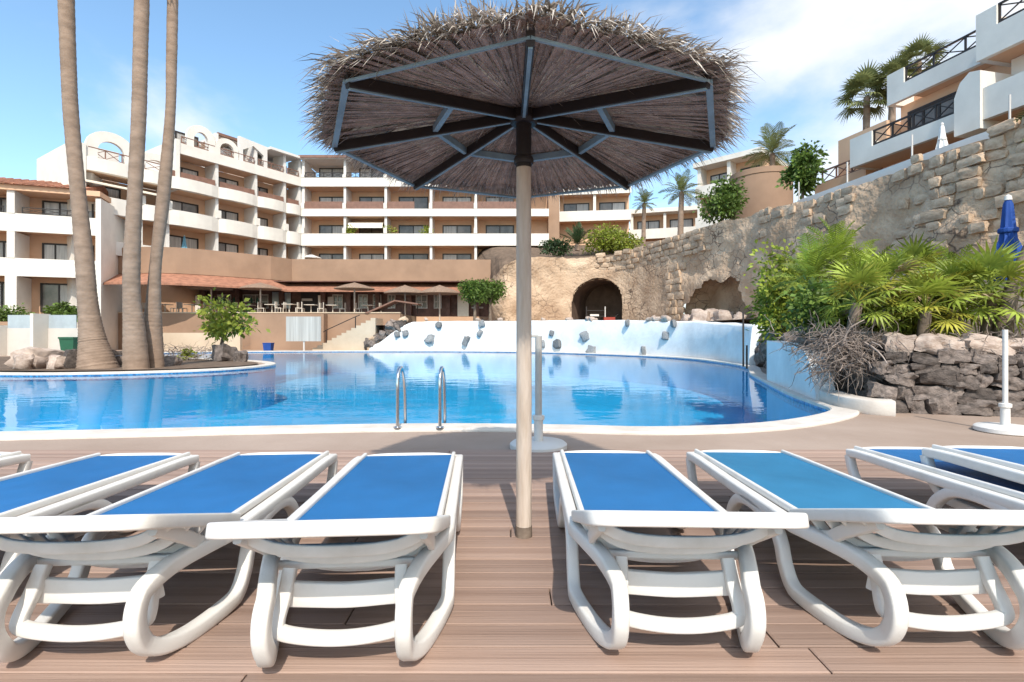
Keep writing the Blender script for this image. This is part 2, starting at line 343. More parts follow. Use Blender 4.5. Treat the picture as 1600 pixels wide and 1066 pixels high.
# ================================================================== SUN LOUNGERS
def make_lounger(sling):
    t = thing('sun_lounger', '', 'sun lounger', group='white sun loungers with blue slings on the deck')
    side = cat_rom([(0, 2.03, .262), (0, 1.85, .276), (0, 1.3, .288), (0, .75, .305), (0, .45, .315), (0, .27, .305), (0, .165, .255), (0, .145, .165), (0, .205, .07), (0, .32, .029), (0, .48, .029), (0, .60, .05), (0, .665, .115), (0, .70, .19), (0, .76, .245), (0, .88, .272), (0, 1.02, .275), (0, 1.14, .25), (0, 1.235, .18), (0, 1.30, .09), (0, 1.42, .034), (0, 1.8, .028), (0, 1.92, .06), (0, 1.99, .14), (0, 2.03, .245)], 6)
    for sg in (-1, 1):
        b = MB(); b.sweep([(sg*(.335-.115*max(0., min(1., (.58-p.y)/.40))**1.1), p.y, p.z) for p in side], .052, .056, side=(1, 0, 0), bev=.2)
        b.build('side_frame', M_resin, t, smooth=60, world=False)
    # seat
    b = MB(); pts = [(.0, .60+1.40*k/14) for k in range(15)]
    for k in range(14):
        ya, yb = pts[k][1], pts[k+1][1]
        za, zb = (.352-.055*(ya-.6)/1.4, .352-.055*(yb-.6)/1.4)
        for j in range(6):
            xa, xb = -.285+.57*j/6, -.285+.57*(j+1)/6
            sg_ = lambda x, yy: -.012*(1-(x/.285)**2)*math.sin(math.pi*min(1, max(0, (yy-.6)/1.4)))
            b.quad((xa, ya, za+sg_(xa, ya)), (xb, ya, za+sg_(xb, ya)), (xb, yb, zb+sg_(xb, yb)), (xa, yb, zb+sg_(xa, yb)))
    k0 = len(b.v); b.build('seat_sling', sling, t, smooth=True, world=False)
    for sg in (-1, 1):
        b = MB(); b.sweep([(sg*.297, .56, .352), (sg*.297, 1.0, .336), (sg*.297, 1.6, .314), (sg*.297, 2.02, .297)], .024, .034, side=(1, 0, 0), bev=.3); b.build('seat_rail', M_resin, t, smooth=60, world=False)
    b = MB(); b.sweep(cat_rom([(-.335, 2.02, .272), (-.2, 2.035, .285), (0, 2.04, .287), (.2, 2.035, .285), (.335, 2.02, .272)], 4), .036, .03, bev=.4); b.build('foot_bar', M_resin, t, smooth=60, world=False)
    # backrest, raised towards the head
    def bp(u, z=0): return (.60-.60*u, .355+.205*u+z)           # u: 0 hinge .. 1 head
    loop = [(-.325, *bp(0)), (-.325, *bp(.5)), (-.322, *bp(.86)), (-.29, *bp(.97)), (-.2, *bp(1.0)), (0, *bp(1.0)), (.2, *bp(1.0)), (.29, *bp(.97)), (.322, *bp(.86)), (.325, *bp(.5)), (.325, *bp(0))]
    b = MB(); b.sweep(cat_rom(loop, 5), .046, .042, side=(0, .3, 1), bev=.18); b.build('backrest_frame', M_resin, t, smooth=60, world=False)
    b = MB()
    for k in range(8):
        for j in range(6):
            c = []
            for (kk, jj) in ((k, j), (k, j+1), (k+1, j+1), (k+1, j)):
                u = kk/8*.97; x = -.3+.6*jj/6; yy, zz = bp(u); c.append((x, yy, zz-.022*(1-(x/.3)**2)))
            b.quad(*c)
    b.build('backrest_sling', sling, t, smooth=True, world=False)
    for u, dr in ((.70, .08), (.52, .11), (.36, .14), (.2, .16)):
        b = MB(); yy, zz = bp(u); b.sweep(cat_rom([(-.315, yy, zz), (-.2, yy, zz-dr*.8), (0, yy, zz-dr), (.2, yy, zz-dr*.8), (.315, yy, zz)], 5), .04, .016, bev=.3); b.build('back_rib', M_resin, t, smooth=60, world=False)
    for sg in (-1, 1):
        b = MB(); b.sweep(cat_rom([(sg*.285, *bp(.78, -.02)), (sg*.29, .30, .40), (sg*.285, .42, .33), (sg*.28, .55, .30)], 5), .026, .05, side=(1, 0, 0), bev=.3); b.build('back_bracket', M_resin, t, smooth=60, world=False)
    # head-end stand with a curved lip
    b = MB(); b.sweep(cat_rom([(-.21, .29, .235), (-.15, .305, .222), (0, .31, .212), (.15, .305, .222), (.21, .29, .235)], 5), .085, .024, bev=.2); b.build('cross_panel', M_resin, t, smooth=60, world=False)
    b = MB(); b.sweep(cat_rom([(-.19, .31, .31), (-.195, .27, .235), (-.205, .235, .165), (-.19, .225, .138), (-.1, .225, .118), (0, .225, .111), (.1, .225, .118), (.19, .225, .138), (.205, .235, .165), (.195, .27, .235), (.19, .31, .31)], 5), .036, .044, side=(0, 1, .0), bev=.2); b.build('stand', M_resin, t, smooth=60, world=False)
    for u in (.36, .5): b = MB(); b.sweep([(-.29, u, .30), (.29, u, .30)], .03, .022, bev=.3); b.build('cross_bar', M_resin, t, smooth=60, world=False)
    b = MB(); b.sweep([(-.33, 1.2, .285), (.33, 1.2, .285)], .05, .03, bev=.3); b.build('cross_bar', M_resin, t, smooth=60, world=False)
    return t
LB = 'white resin lounger with blue sling, '
l0 = make_lounger(M_sling); l0.location = (-.555, 1.475, 0); l0.rotation_euler.z = R(4); l0['label'] = LB+'beside the umbrella pole on the palm side'
lt = make_lounger(M_slingb); lt.location = (1.50, 1.56, 0); lt.rotation_euler.z = R(-2.5); lt['label'] = 'white resin sun lounger with faded teal-blue sling, second from the umbrella pole'
dup(l0, (.575, 1.545, 0), R(-2), LB+'beside the umbrella pole on the stone wall side')
dup(l0, (-1.43, 1.50, 0), R(4), LB+'second from the umbrella pole on the palm side')
dup(l0, (-2.42, 1.47, 0), R(2.5), LB+'third from the umbrella pole on the palm side')
dup(l0, (-3.62, 1.50, 0), R(2), LB+'fourth from the umbrella pole on the palm side')
dup(l0, (2.72, 1.66, 0), R(-1.5), LB+'underneath another lounger stacked on it')
dup(l0, (2.74, 1.10, .13), R(-4), 'white resin sun lounger stacked on top of another lounger')

# ================================================================== THATCHED UMBRELLA
UC = Vector((.065, 2.84, 0)); RR, ZR, ZH, ZA = 1.05, 2.155, 2.32, 2.46
um = thing('thatched_umbrella', 'large octagonal thatched umbrella with dark ribs and pale wooden pole', 'umbrella', UC)
b = MB(); b.tube([(0, 0, 0), (0, 0, .06)], [.047, .046], 14); b.build('pole_shoe', M_bark2, um, smooth=40, world=False)
b = MB(); b.tube([(0, 0, .055), (.002, 0, .8), (0, 0, 1.6), (0, 0, 2.05)], [.044, .043, .042, .042], 16); b.build('pole', M_pole, um, smooth=40, world=False)
b = MB(); b.tube([(0, 0, 2.04), (0, 0, ZA)], [.043, .043], 16); b.lathe([(.05, 2.06), (.055, 2.07), (.055, 2.09), (.05, 2.10)], n=16); b.build('pole_head', M_black, um, smooth=40, world=False)
b = MB(); b.lathe([(.07, ZH-.04), (.085, ZH-.02), (.085, ZH+.04), (.05, ZH+.06)], n=8); b.build('hub', M_black, um, world=False)
A8 = [R(-90)+k*R(45) for k in range(8)]
cor = [Vector((RR*math.cos(a), RR*math.sin(a), ZR)) for a in A8]
def zc(f): return ZH+.04+(ZR+.035-ZH-.04)*f
for k, a in enumerate(A8):
    d_ = Vector((math.cos(a), math.sin(a), 0))
    b = MB(); b.sweep([d_*.05+Vector((0, 0, ZH)), d_*RR+Vector((0, 0, ZR))], .052, .032, side=(0, 0, 1), bev=.1); rb = b.build('rib', M_black, um, world=False)
    b = MB(); b.sweep([d_*.07+Vector((0, 0, ZH-.0275)), d_*(RR-.01)+Vector((0, 0, ZR-.028))], .008, .016, side=(0, 0, 1), bev=.1); b.build('painted_edge', M_blueg, rb, world=False)
for k in range(8):
    p, q = cor[k], cor[(k+1) % 8]
    b = MB(); b.sweep([p*1.0, q*1.0], .012, .012 if k in (0, 7) else .028, side=(0, 0, 1), bev=.1); b.build('rim_bar', M_blueg, um, world=False)
    if k in (0, 7): continue
    f = .47; zz = ZH+(ZR-ZH)*f+.012; p2, q2 = Vector((p.x*f, p.y*f, zz)), Vector((q.x*f, q.y*f, zz))
    b = MB(); b.sweep([p2, q2], .04, .028, side=(0, 0, 1), bev=.1); b.build('brace', M_blueg, um, world=False)
for k in range(8):                          # reed lining, one panel between two ribs, made of reed strips
    p, q = cor[k], cor[(k+1) % 8]; b = MB(); ns = 46; rr = random.Random(k)
    for i in range(ns):
        f0, f1 = i/ns, (i+1)/ns; e0, e1 = p.lerp(q, f0)*1.06, p.lerp(q, f1)*1.06; dz = rr.uniform(-.012, .012); dz2 = rr.uniform(-.012, .012)
        st = rr.uniform(0, .25) if i % 3 else 0
        pts_ = []
        for e in (e0, e1):
            for g in (st, .5, 1.0+rr.uniform(0, .03)): pts_.append(Vector((e.x*g, e.y*g, zc(g)+(dz if g > .6 else dz2)*min(1, g*1.5))))
        b.quad(pts_[0], pts_[3], pts_[4], pts_[1]); b.quad(pts_[1], pts_[4], pts_[5], pts_[2])
    b.build('reed_lining', M_reed, um, world=False)
def strand(b, p, d, ln, wd, droop, rr):
    d = d.normalized(); s_ = d.cross(Vector((rr.uniform(-1, 1), rr.uniform(-1, 1), 1))).normalized()*wd
    m1 = p+d*ln*.55; e = p+d*ln+Vector((0, 0, -droop*ln)); b.quad(p-s_, p+s_, m1+s_*.8, m1-s_*.8); k = len(b.v); b.v += [e]; b.f.append((k-1, k-2, k))
rr = random.Random(11); b = MB()
for i in range(15000):
    a = rr.uniform(0, 2*math.pi); edge = rr.random() < .62
    rc = RR*math.cos(R(22.5))/math.cos(((a+R(90)) % R(45))-R(22.5))
    lump = .5+.5*noise.noise(Vector((math.cos(a)*3.2, math.sin(a)*3.2, 1)))+.35*noise.noise(Vector((math.cos(a)*11, math.sin(a)*11, 4)))
    r0 = rr.uniform(.9, 1.06)*rc if edge else rr.uniform(.05, .95)*rc
    th = (.022+.05*max(0, lump))*rr.random()**.8; f = r0/RR
    z = ZH+.07+(ZR+.045-ZH-.07)*f+th
    d_ = Vector((math.cos(a), math.sin(a), 0)); tg = Vector((-math.sin(a), math.cos(a), 0))
    up = rr.uniform(-.4, .15) if rr.random() < .93 else rr.uniform(.15, .7)
    if edge and rr.random() < .4: up -= .35
    dd = d_+tg*rr.gauss(0, .42)+Vector((0, 0, up))
    ln = rr.uniform(.055, .17)*(1 if edge else 1.2)
    strand(b, Vector((d_.x*r0, d_.y*r0, z)), dd, ln, rr.uniform(.0018, .0045), rr.uniform(0, .35), rr)
for i in range(1100):
    a = rr.uniform(0, 6.283); r0 = rr.uniform(0, .2); d_ = Vector((math.cos(a), math.sin(a), 0))
    strand(b, d_*r0+Vector((0, 0, ZA-.05)), d_*rr.uniform(.1, .8)+Vector((0, 0, rr.uniform(.1, 1))), rr.uniform(.08, .16), rr.uniform(.002, .004), .1, rr)
for ca, cl in ((-1.75, .14), (-1.98, .12), (-1.5, .09), (-1.2, .09), (-2.5, .10), (-.75, .09)):      # loose tufts standing on the near edge
    for i in range(130):
        a = ca+rr.gauss(0, .055); r0 = rr.uniform(.75, 1.0); d_ = Vector((math.cos(a), math.sin(a), 0))
        strand(b, d_*r0+Vector((0, 0, ZR+.1)), d_*rr.uniform(-.2, .7)+Vector((rr.gauss(0, .35), 0, rr.uniform(.6, 1.3))), rr.uniform(.4, 1)*cl, rr.uniform(.002, .004), .05, rr)
b.build('thatch', M_straw, um, world=False, kind='stuff')
b = MB()                                     # solid straw bed under the loose strands
for k in range(48):
    for (f0, f1) in ((0, .35), (.35, .7), (.7, 1.02)):
        c = []
        for (kk, f) in ((k, f0), (k+1, f0), (k+1, f1), (k, f1)):
            a = R(-90)+kk*R(7.5); rc = RR*math.cos(R(22.5))/math.cos(((a+R(90)+1e-6) % R(45))-R(22.5))*1.04
            c.append((math.cos(a)*rc*f, math.sin(a)*rc*f, ZH+.075+(ZR+.05-ZH-.075)*f+.03*(f < .9)*noise.noise(Vector((kk % 48, f*4, 2)))))
        b.quad(*c)
b.build('straw_bed', M_straw, um, world=False)

# ================================================================== POOLSIDE FITTINGS
ld = thing('pool_ladder', 'stainless steel pool ladder with two arched handrails at the pool edge', 'ladder', (-1.1, 6.2, .012))
for x in (-.25, .25):
    b = MB(); b.tube(cat_rom([(x, -.16, 0), (x, -.16, .35), (x, -.155, .55), (x, -.10, .66), (x, 0, .70), (x, .10, .66), (x, .20, .5), (x, .26, .2), (x, .27, -.3), (x, .27, -.9)], 6), .021, 10); h_ = b.build('handrail', M_steel, ld, smooth=60, world=False)
    b = MB(); b.lathe([(.05, 0), (.05, .012), (.03, .02)], (x, -.16, 0), 14); b.build('flange', M_steel, h_, smooth=40, world=False)
for z in (-.25, -.5, -.75):
    b = MB(); b.sweep([(-.25, .27, z), (.25, .27, z)], .08, .03, side=(0, 1, 0)); b.build('step', M_steel, ld, world=False)
def parasol_base(label, loc, h, grey):
    t = thing('parasol_stand', label, 'parasol stand', loc, group='parasol stands without canopies')
    b = MB(); b.lathe([(.27, 0), (.285, .012), (.285, .055), (.26, .075), (.075, .085)], n=28); b.build('base', M_white2, t, smooth=40, world=False)
    b = MB(); b.lathe([(.045, .08), (.045, .29), (.06, .295), (.06, .335), (.042, .34)], n=18); b.build('collar', M_white2, t, smooth=40, world=False)
    b = MB(); b.tube([(0, 0, .3), (0, 0, h)], .026 if not grey else .034, 14); b.build('tube', M_white2 if not grey else M_steel2, t, smooth=40, world=False)
    if grey: b = MB(); b.sweep([(0, 0, h), (-.075, 0, h)], .03, .03, side=(0, 0, 1)); b.build('cap_arm', M_steel2, t, world=False)
    return t
M_steel2 = mat('painted_grey_steel', (.42, .41, .39), .5, .08)
parasol_base('grey parasol stand on a white round base by the pool, behind the umbrella pole', (.265, 5.12, -.03), 1.13, True)
parasol_base('white parasol stand with bare tube in front of the dark stone wall', (5.78, 6.0, -.03), 1.2, False)
# ================================================================== DARK STONE WALL AND PLANTER
sw = thing('dry_stone_wall', 'dark volcanic dry stone wall topped with pale boulders', 'stone wall', (6.8, 6.8, -.03))
RK = [rock_mesh('stone', M_lava, 20+i, .36, .62, 4, 32) for i in range(12)]; RC = [rock_mesh('cap_boulder', M_cap, 40+i, .42, .45, 4) for i in range(8)]
RT = [rock_mesh('masonry_stone', M_rockw, 60+i, .25, .68, 3, 24) for i in range(9)]
rr = random.Random(5)
def stone_run(A, B, n_):
    e_ = (B-A).normalized(); LW = (B-A).length; ang = math.atan2(e_.y, e_.x)
    b = MB(); q = [A+n_*.22, B+n_*.22, B+n_*.8, A+n_*.8]; b.quadbox([(p.x, p.y, -.05) for p in q]+[(p.x, p.y, .93) for p in q]); b.build('core', M_mortar, sw)
    z = -.03
    for h in (.22, .18, .2, .15, .16):
        u = -rr.uniform(0, .2)
        while u < LW:
            wd = rr.uniform(.18, .46); p = A+e_*(u+wd/2)+n_*(.2+rr.uniform(-.03, .03)); hh = h*rr.uniform(.85, 1.2)
            inst('stone', rr.choice(RK), sw, (p.x, p.y, z+h/2+rr.uniform(-.03, .03)), (rr.uniform(-.1, .1), rr.uniform(-.28, .28), ang+rr.uniform(-.1, .1)), (wd*rr.uniform(.92, 1.08), .36, hh*rr.uniform(.95, 1.25)))
            u += wd*.95
        z += h*.98
    u = .05
    while u < LW:
        wd = rr.uniform(.3, .66); p = A+e_*(u+wd/2)+n_*(.3+rr.uniform(-.05, .05)); h = rr.uniform(.17, .27)
        inst('cap_boulder', rr.choice(RC), sw, (p.x, p.y, .86+h/2-.03), (rr.uniform(-.25, .25), rr.uniform(-.25, .25), ang+rr.uniform(-.4, .4)), (wd*1.1, rr.uniform(.32, .5), h*1.15)); u += wd*.95
stone_run(Vector((5.5, 7.45, 0)), Vector((9.2, 6.35, 0)), Vector((.26, .96, 0)))
stone_run(Vector((5.75, 9.3, 0)), Vector((5.62, 7.75, 0)), Vector((.99, 0, 0)))
# white fin wall by the pool and its cream return
fin = MB(); q = [Vector((5.1, 8.6, 0)), Vector((6.12, 12.3, 0))]; nn = Vector((.3, -.08, 0))
prof = [(0, .12), (.04, .32), (.09, .60), (.17, .80), (.34, .90), (1, .96)]
poly = [q[0].lerp(q[1], f)+Vector((0, 0, z)) for f, z in prof]+[q[1]+Vector((0, 0, -.6)), q[0]+Vector((0, 0, -.6))]
fin.prism(poly, nn); tag(fin.build('pool_fin_wall', M_pool_white, org=(6, 10, 0)), 'low white plastered fin wall between the pool and the dark stone wall', 'wall')
b = MB(); b.sweep(cat_rom([(5.42, 7.28, .07), (5.2, 7.42, .07), (5.14, 7.8, .07), (5.25, 8.3, .07), (5.42, 9.0, .07)], 6), .22, .32, side=(0, 0, 1), bev=.15); tag(b.build('cream_kerb', M_cope, smooth=40, org=(5.3, 8, -.03)), 'low cream kerb curving round the pool end to the stone wall', 'kerb')
fill('planter_soil', [[(5.85, 7.9), (9.2, 6.8), (16, 6.5), (14.5, 16), (11, 21.5), (9.0, 18.5), (6.6, 12.8), (5.9, 9.6)]], .86, M_soil)
# rocks that hold the planter on the pool side
rb_ = thing('boulder_bank', 'dark boulders banked along the planter behind the white fin wall', 'boulders', (7.6, 13, -.03)); rr = random.Random(9)
for k in range(46):
    f = rr.random(); p = Vector((6.0, 9.6, 0)).lerp(Vector((8.8, 18.2, 0)), f); s_ = rr.uniform(.35, .8)
    inst('boulder', rr.choice(RK), rb_, (p.x+rr.uniform(.1, .5), p.y+rr.uniform(-.3, .3), rr.uniform(.0, .95)), (rr.random(), rr.random(), rr.random()*3), (s_, s_, s_*.8))

# ================================================================== WHITE POOL WALL WITH SET STONES
far_ctrl = [(-9.6, 34.45), (-7, 34.5), (-4, 34.45), (0, 33.5), (3.5, 31.25), (6.85, 27.5), (8.36, 24.5), (8.72, 21.2), (8.45, 18.3)]
wp = cat_rom([(x, y, 0) for x, y in far_ctrl], 10); nw = len(wp)
pw = thing('pool_feature_wall', 'curved white plaster wall studded with grey stones behind the pool', 'wall', (0, 33.7, -.03))
def wtop(i):
    p = wp[i]; px = 800+p.x/p.y*F_PX
    ks = [(570, .1), (590, .5), (608, 1.1), (625, 1.6), (645, 1.95), (700, 2.0), (800, 1.98), (900, 1.98), (1000, 1.85), (1080, 1.72), (1120, 1.6), (1165, 1.45)]
    for (a, za), (c, zb) in zip(ks, ks[1:]):
        if a <= px <= c: return za+(zb-za)*(px-a)/(c-a)+.05*noise.noise(Vector((i*.35, 0, 0)))
    return .1 if px < 570 else 1.45
b = MB()
tn = [((wp[min(i+1, nw-1)]-wp[max(i-1, 0)]).normalized()) for i in range(nw)]
wn = [Vector((-t.y, t.x, 0)) for t in tn]
wn = [n_ if n_.y > 0 or n_.x > .5 else -n_ for n_ in wn]
for i in range(nw):
    zt = wtop(i); p = wp[i]; lean = .12
    for (of, z_) in ((0, -.6), (0, 0), (lean*.5, zt*.5), (lean, zt-.1), (lean+.06, zt-.02), (lean+.16, zt), (.7, zt), (.75, -.6)):
        j_ = .07*noise.noise(Vector((p.x*.8, p.y*.8, z_*1.5)))+.03*noise.noise(Vector((p.x*2.5, p.y*2.5, z_*3))); b.v.append(p+wn[i]*(of+j_)+Vector((0, 0, z_)))
for i in range(nw-1):
    for j in range(7): b.f.append((i*8+j, (i+1)*8+j, (i+1)*8+j+1, i*8+j+1))
b.f.append(tuple(range(8))); b.f.append(tuple((nw-1)*8+j for j in range(8)))
b.build('plaster_wall', M_pool_white, pw, smooth=60)
RG = [rock_mesh('set_stone', M_grey, 80+i, .35, .5) for i in range(5)]; rr = random.Random(2)
wd_ = cat_rom([(x, y, 0) for x, y in far_ctrl], 60)
def on_wall(px, back=0):
    i = min(range(len(wd_)), key=lambda k: abs(800+wd_[k].x/wd_[k].y*F_PX-px)); return wd_[i]
for (px, py, s_) in ((621, 523, 9), (633, 521, 10), (671, 530, 15), (728, 533, 15), (751, 521, 11), (686, 508, 10), (752, 506, 10), (848, 537, 12), (862, 521, 8), (871, 538, 15), (913, 526, 14), (925, 549, 17), (1005, 548, 12), (1040, 525, 12), (1052, 506, 12), (980, 505, 10)):
    p = on_wall(px); k = p.y/F_PX; z = EYE+(HOR-py)*k
    inst('set_stone', rr.choice(RG), pw, (p.x, p.y+.02, z), (rr.uniform(-.4, .4), rr.uniform(-.4, .4), rr.random()*3), (s_*k*.9, s_*k*.55, s_*k*1.0))
rr = random.Random(4)
for k in range(26):                         # rough stones up the sloping left edge and along the top
    if k < 15: f = k/14; px, py = 560+f*70+rr.uniform(-6, 6), 548-f*44+rr.uniform(-4, 3)
    else: px, py = rr.uniform(640, 1080), 499
    p = on_wall(px); kk = p.y/F_PX; s_ = rr.uniform(.4, .75)
    inst('edge_stone', rr.choice((RT+RK) if k < 15 else RC), pw, (p.x, p.y+.55, EYE+(HOR-py)*kk), (rr.random(), rr.random()*.4, rr.random()*3), (s_*1.4*(1 if k < 15 else .55), s_*(1 if k < 15 else .55), s_*(.7 if k < 15 else .35)))
fill('cave_terrace', [[(-9.5, 35), (-6, 35.1), (-3, 35), (.6, 34.2), (4.1, 31.8), (7.4, 27.9), (8.95, 24.7), (9.3, 21.2), (9.0, 18.6), (14, 20), (14, 34), (10, 43), (-2, 44), (-9.5, 44)]], 1.72, M_pave)

# ================================================================== CLIFF / RETAINING ROCK FACE
cl_ctrl = [(-2.0, 44.5), (-1.0, 40.5), (1.6, 40.6), (5.2, 41.2), (8.6, 39.4), (10.6, 34), (12.2, 28), (13.2, 22), (14.2, 15.5), (16.0, 8), (18.5, 0), (21, -8)]
cl = cat_rom([(x, y, 0) for x, y in cl_ctrl], 26); nc = len(cl)
cpx = [800+p.x/max(p.y, .5)*F_PX if p.y > 1 else 9999 for p in cl]
cn_ = []
for i in range(nc):
    t = (cl[min(i+1, nc-1)]-cl[max(i-1, 0)]).normalized(); cn_.append(Vector((t.y, -t.x, 0)))      # towards the pool side
cn_ = [v if v.dot(-cl[i]) > 0 else -v for i, v in enumerate(cn_)]
arc = [0.]
for i in range(1, nc): arc.append(arc[-1]+(cl[i]-cl[i-1]).length)
def ctop(i):
    px = cpx[i]; z = 7.5
    ks = [(750, 5.2), (790, 6.6), (830, 7.3), (900, 7.2), (1000, 7.45), (1100, 7.55), (1200, 7.3), (1300, 7.0), (1400, 6.95), (1500, 7.0), (1600, 7.1), (9999, 7.1)]
    for (a, za), (c, zb) in zip(ks, ks[1:]):
        if a <= px <= c: z = za+(zb-za)*(px-a)/(c-a); break
    return z+.22*noise.noise(Vector((arc[i]*.8, 3, 0)))+.1*noise.noise(Vector((arc[i]*2.6, 7, 0)))
def isx(px): return min(range(nc), key=lambda k: abs(cpx[k]-px))
def cdisp(i, z):
    s = arc[i]; sm = .25 if 845 < cpx[i] < 1045 and z < 6.2 else 1.0
    return sm*(.34*noise.noise(Vector((s*.35, z*.45, 1)))+.2*noise.noise(Vector((s*1.1, z*1.3, 5)))+.07*noise.noise(Vector((s*3.5, z*3.7, 9))))+.12*(z-4)*-.25
NZ = 34; Z0 = .6
caves = []
for (pc, wpx, zb, zt) in ((936, 38, 1.5, 0), (1118, 56, 1.5, 0)):
    i = isx(pc); d_ = cl[i].y; hw = wpx*d_/F_PX/abs(cn_[i].y if abs(cn_[i].y) > .5 else .75); caves.append((arc[i], hw, 1.6, EYE+(HOR-(437 if pc < 1000 else 436))*d_/F_PX, i))
def cave_rel(s, z, c):                       # >1 outside
    s0, hw, zb, zt, ii = c; wob = 1 if c is caves[0] else 1+.30*noise.noise(Vector((s*.9, z*.9, 4)))+.12*noise.noise(Vector((s*2.6, z*2.6, 8))); zr = max(0, (z-(zt-hw*.95 if zt-hw*.95 > zb else zb)))/max(.1, zt-(zt-hw*.95 if zt-hw*.95 > zb else zb)); return math.hypot((s-s0)/hw, zr)*wob
b = MB()
for i in range(nc):
    zt = ctop(i)
    for k in range(NZ+1):
        z = Z0+(zt-Z0)*k/NZ; s = arc[i]; off = 0
        b.v.append(None); b.v[-1] = cl[i]+cn_[i]*cdisp(i, z)+Vector((0, 0, z))
keep = []; SZ = {}
def szi(vi): i, k = divmod(vi, NZ+1); zt = ctop(i); return arc[i], Z0+(zt-Z0)*k/NZ
for i in range(nc-1):
    for k in range(NZ):
        q = (i*(NZ+1)+k, (i+1)*(NZ+1)+k, (i+1)*(NZ+1)+k+1, i*(NZ+1)+k+1)
        s, z = szi(q[0]); s2, z2 = szi(q[2]); sm, zm = (s+s2)/2, (z+z2)/2
        if any(cave_rel(sm, zm, c) < 1 for c in caves): continue
        keep.append(q)
b.f = keep
for q in keep:                               # pull the ragged hole edge onto the arch line
    for vi in q:
        s, z = szi(vi)
        for c in caves:
            r = cave_rel(s, z, c)
            if r < 1 and vi not in SZ:
                SZ[vi] = 1; i = vi//(NZ+1); s0 = c[0]; ns_ = s0+(s-s0)/max(r, .2); zb = c[3]-c[1]*.95 if c[3]-c[1]*.95 > c[2] else c[2]
                nz_ = zb+(z-zb)/max(r, .2) if z > zb else z
                t = (cl[min(i+1, nc-1)]-cl[i-1]).normalized(); b.v[vi] = b.v[vi]+t*(ns_-s)+Vector((0, 0, nz_-z))
cliff = b.build('rock_cliff', M_rock, smooth=35, kind='structure')
b = MB(); hd = [Vector((x, y, 0)) for x, y in ((-.2, 1), (-.1, 1), (0, 1), (.25, 1), (.8, .8), (1, .4), (1, .25), (1, .15), (1, .05), (1, 0), (1, -.1), (1, -.2))]
hdd = cat_rom(hd, 26); KS = (0, 1.2, 5, 9, 14, 22, 60)
for i in range(nc):
    d_ = hdd[i].normalized(); p = cl[i]+cn_[i]*cdisp(i, ctop(i)); zt = ctop(i); farf = min(1, max(0, (cl[i].y-26)/12))
    for k in KS: b.v.append(Vector((p.x, p.y, 0))+d_*k+Vector((0, 0, (zt if k == 0 else 6.98+.5*farf)+(.0 if k < 3 else min(3.2, .33*(k-3))*farf))))
nk = len(KS)
for i in range(nc-1):
    for k in range(nk-1): b.f.append((i*nk+k, (i+1)*nk+k, (i+1)*nk+k+1, i*nk+k+1))
b.build('hillside', M_soil, smooth=60, kind='structure')
def cliff_stones(px0, px1, z0, z1, dens, seed, h0=.34):
    rr = random.Random(seed); i0, i1 = isx(px0), isx(px1); z = z0
    while z < z1:
        h = h0*rr.uniform(.8, 1.25); s = arc[i0]+rr.uniform(0, .4)
        while s < arc[i1]:
            wd = rr.uniform(.3, .85); i = min(range(i0, i1+1), key=lambda k: abs(arc[k]-s-wd/2))
            if rr.random() < dens and z+h < ctop(i)+.25 and not any(cave_rel(arc[i], z, c) < 1.25 for c in caves):
                p = cl[i]+cn_[i]*(cdisp(i, z+h/2)+.0); a = math.atan2(-cn_[i].x, cn_[i].y)
                inst('masonry_stone', rr.choice(RT), cliff, (p.x, p.y, z+h/2), (rr.uniform(-.06, .06), rr.uniform(-.08, .08), a+rr.uniform(-.08, .08)), (wd*rr.uniform(.86, .98), .2, h*rr.uniform(.84, .97)))
            s += wd
        z += h
cliff_stones(925, 1105, 6.1, 7.9, .8, 1, .38)
cliff_stones(1180, 1330, 5.9, 8.0, .45, 2, .34)
cliff_stones(1380, 1680, 3.8, 7.9, .66, 3, .36)
cliff_stones(1040, 1062, 2.0, 5.5, .8, 4, .45)
rr = random.Random(8)
for ci, c in enumerate(caves):               # tunnels behind the two openings
    s0, hw, zb, zt, i = c; t = (cl[i+1]-cl[i-1]).normalized(); inn = -cn_[i]; zs = zt-hw*.95 if zt-hw*.95 > zb else zb; ring = []
    gr = 1.04 if ci == 0 else 1.4
    for a in range(17):
        th = math.pi*a/16; ring.append((-hw*gr*math.cos(th), zs+(zt-zs)*gr*math.sin(th)))
    ring = [(-hw*gr, zb-1.0)]+ring+[(hw*gr, zb-1.0)]
    b = MB(); deps = (-.35, .6, 2, 4.2) if ci == 0 else (.25, .55, .95, 1.5)
    for dp in deps:
        sc_ = 1.0 if ci == 0 else 1-.18*max(0, dp)/1.5
        for (u, z) in ring: b.v.append(cl[i]+t*u*sc_+inn*dp+Vector((0, 0, zb+(z-zb)*sc_+(.12*noise.noise(Vector((u, z, dp*2)))))))
    n_ = len(ring)
    for k in range(len(deps)-1):
        for j in range(n_-1): b.f.append((k*n_+j, k*n_+j+1, (k+1)*n_+j+1, (k+1)*n_+j))
    b.f.append(tuple((len(deps)-1)*n_+j for j in range(n_)))
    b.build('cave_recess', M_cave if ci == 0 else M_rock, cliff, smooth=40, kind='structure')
    if ci == 1:
        for k in range(14):
            p = cl[i]+t*rr.uniform(-hw*.9, hw*.9)+inn*rr.uniform(-.9, .8); s_ = rr.uniform(.5, 1.3)
            tag(inst('boulder', rr.choice(RC), None, (p.x, p.y, 1.72+s_*.25), (rr.random()*.5, rr.random()*.5, rr.random()*3), (s_*1.2, s_, s_*.8)), 'tan boulder lying in the shallow rock recess', 'boulder', 'boulders in the rock recess')
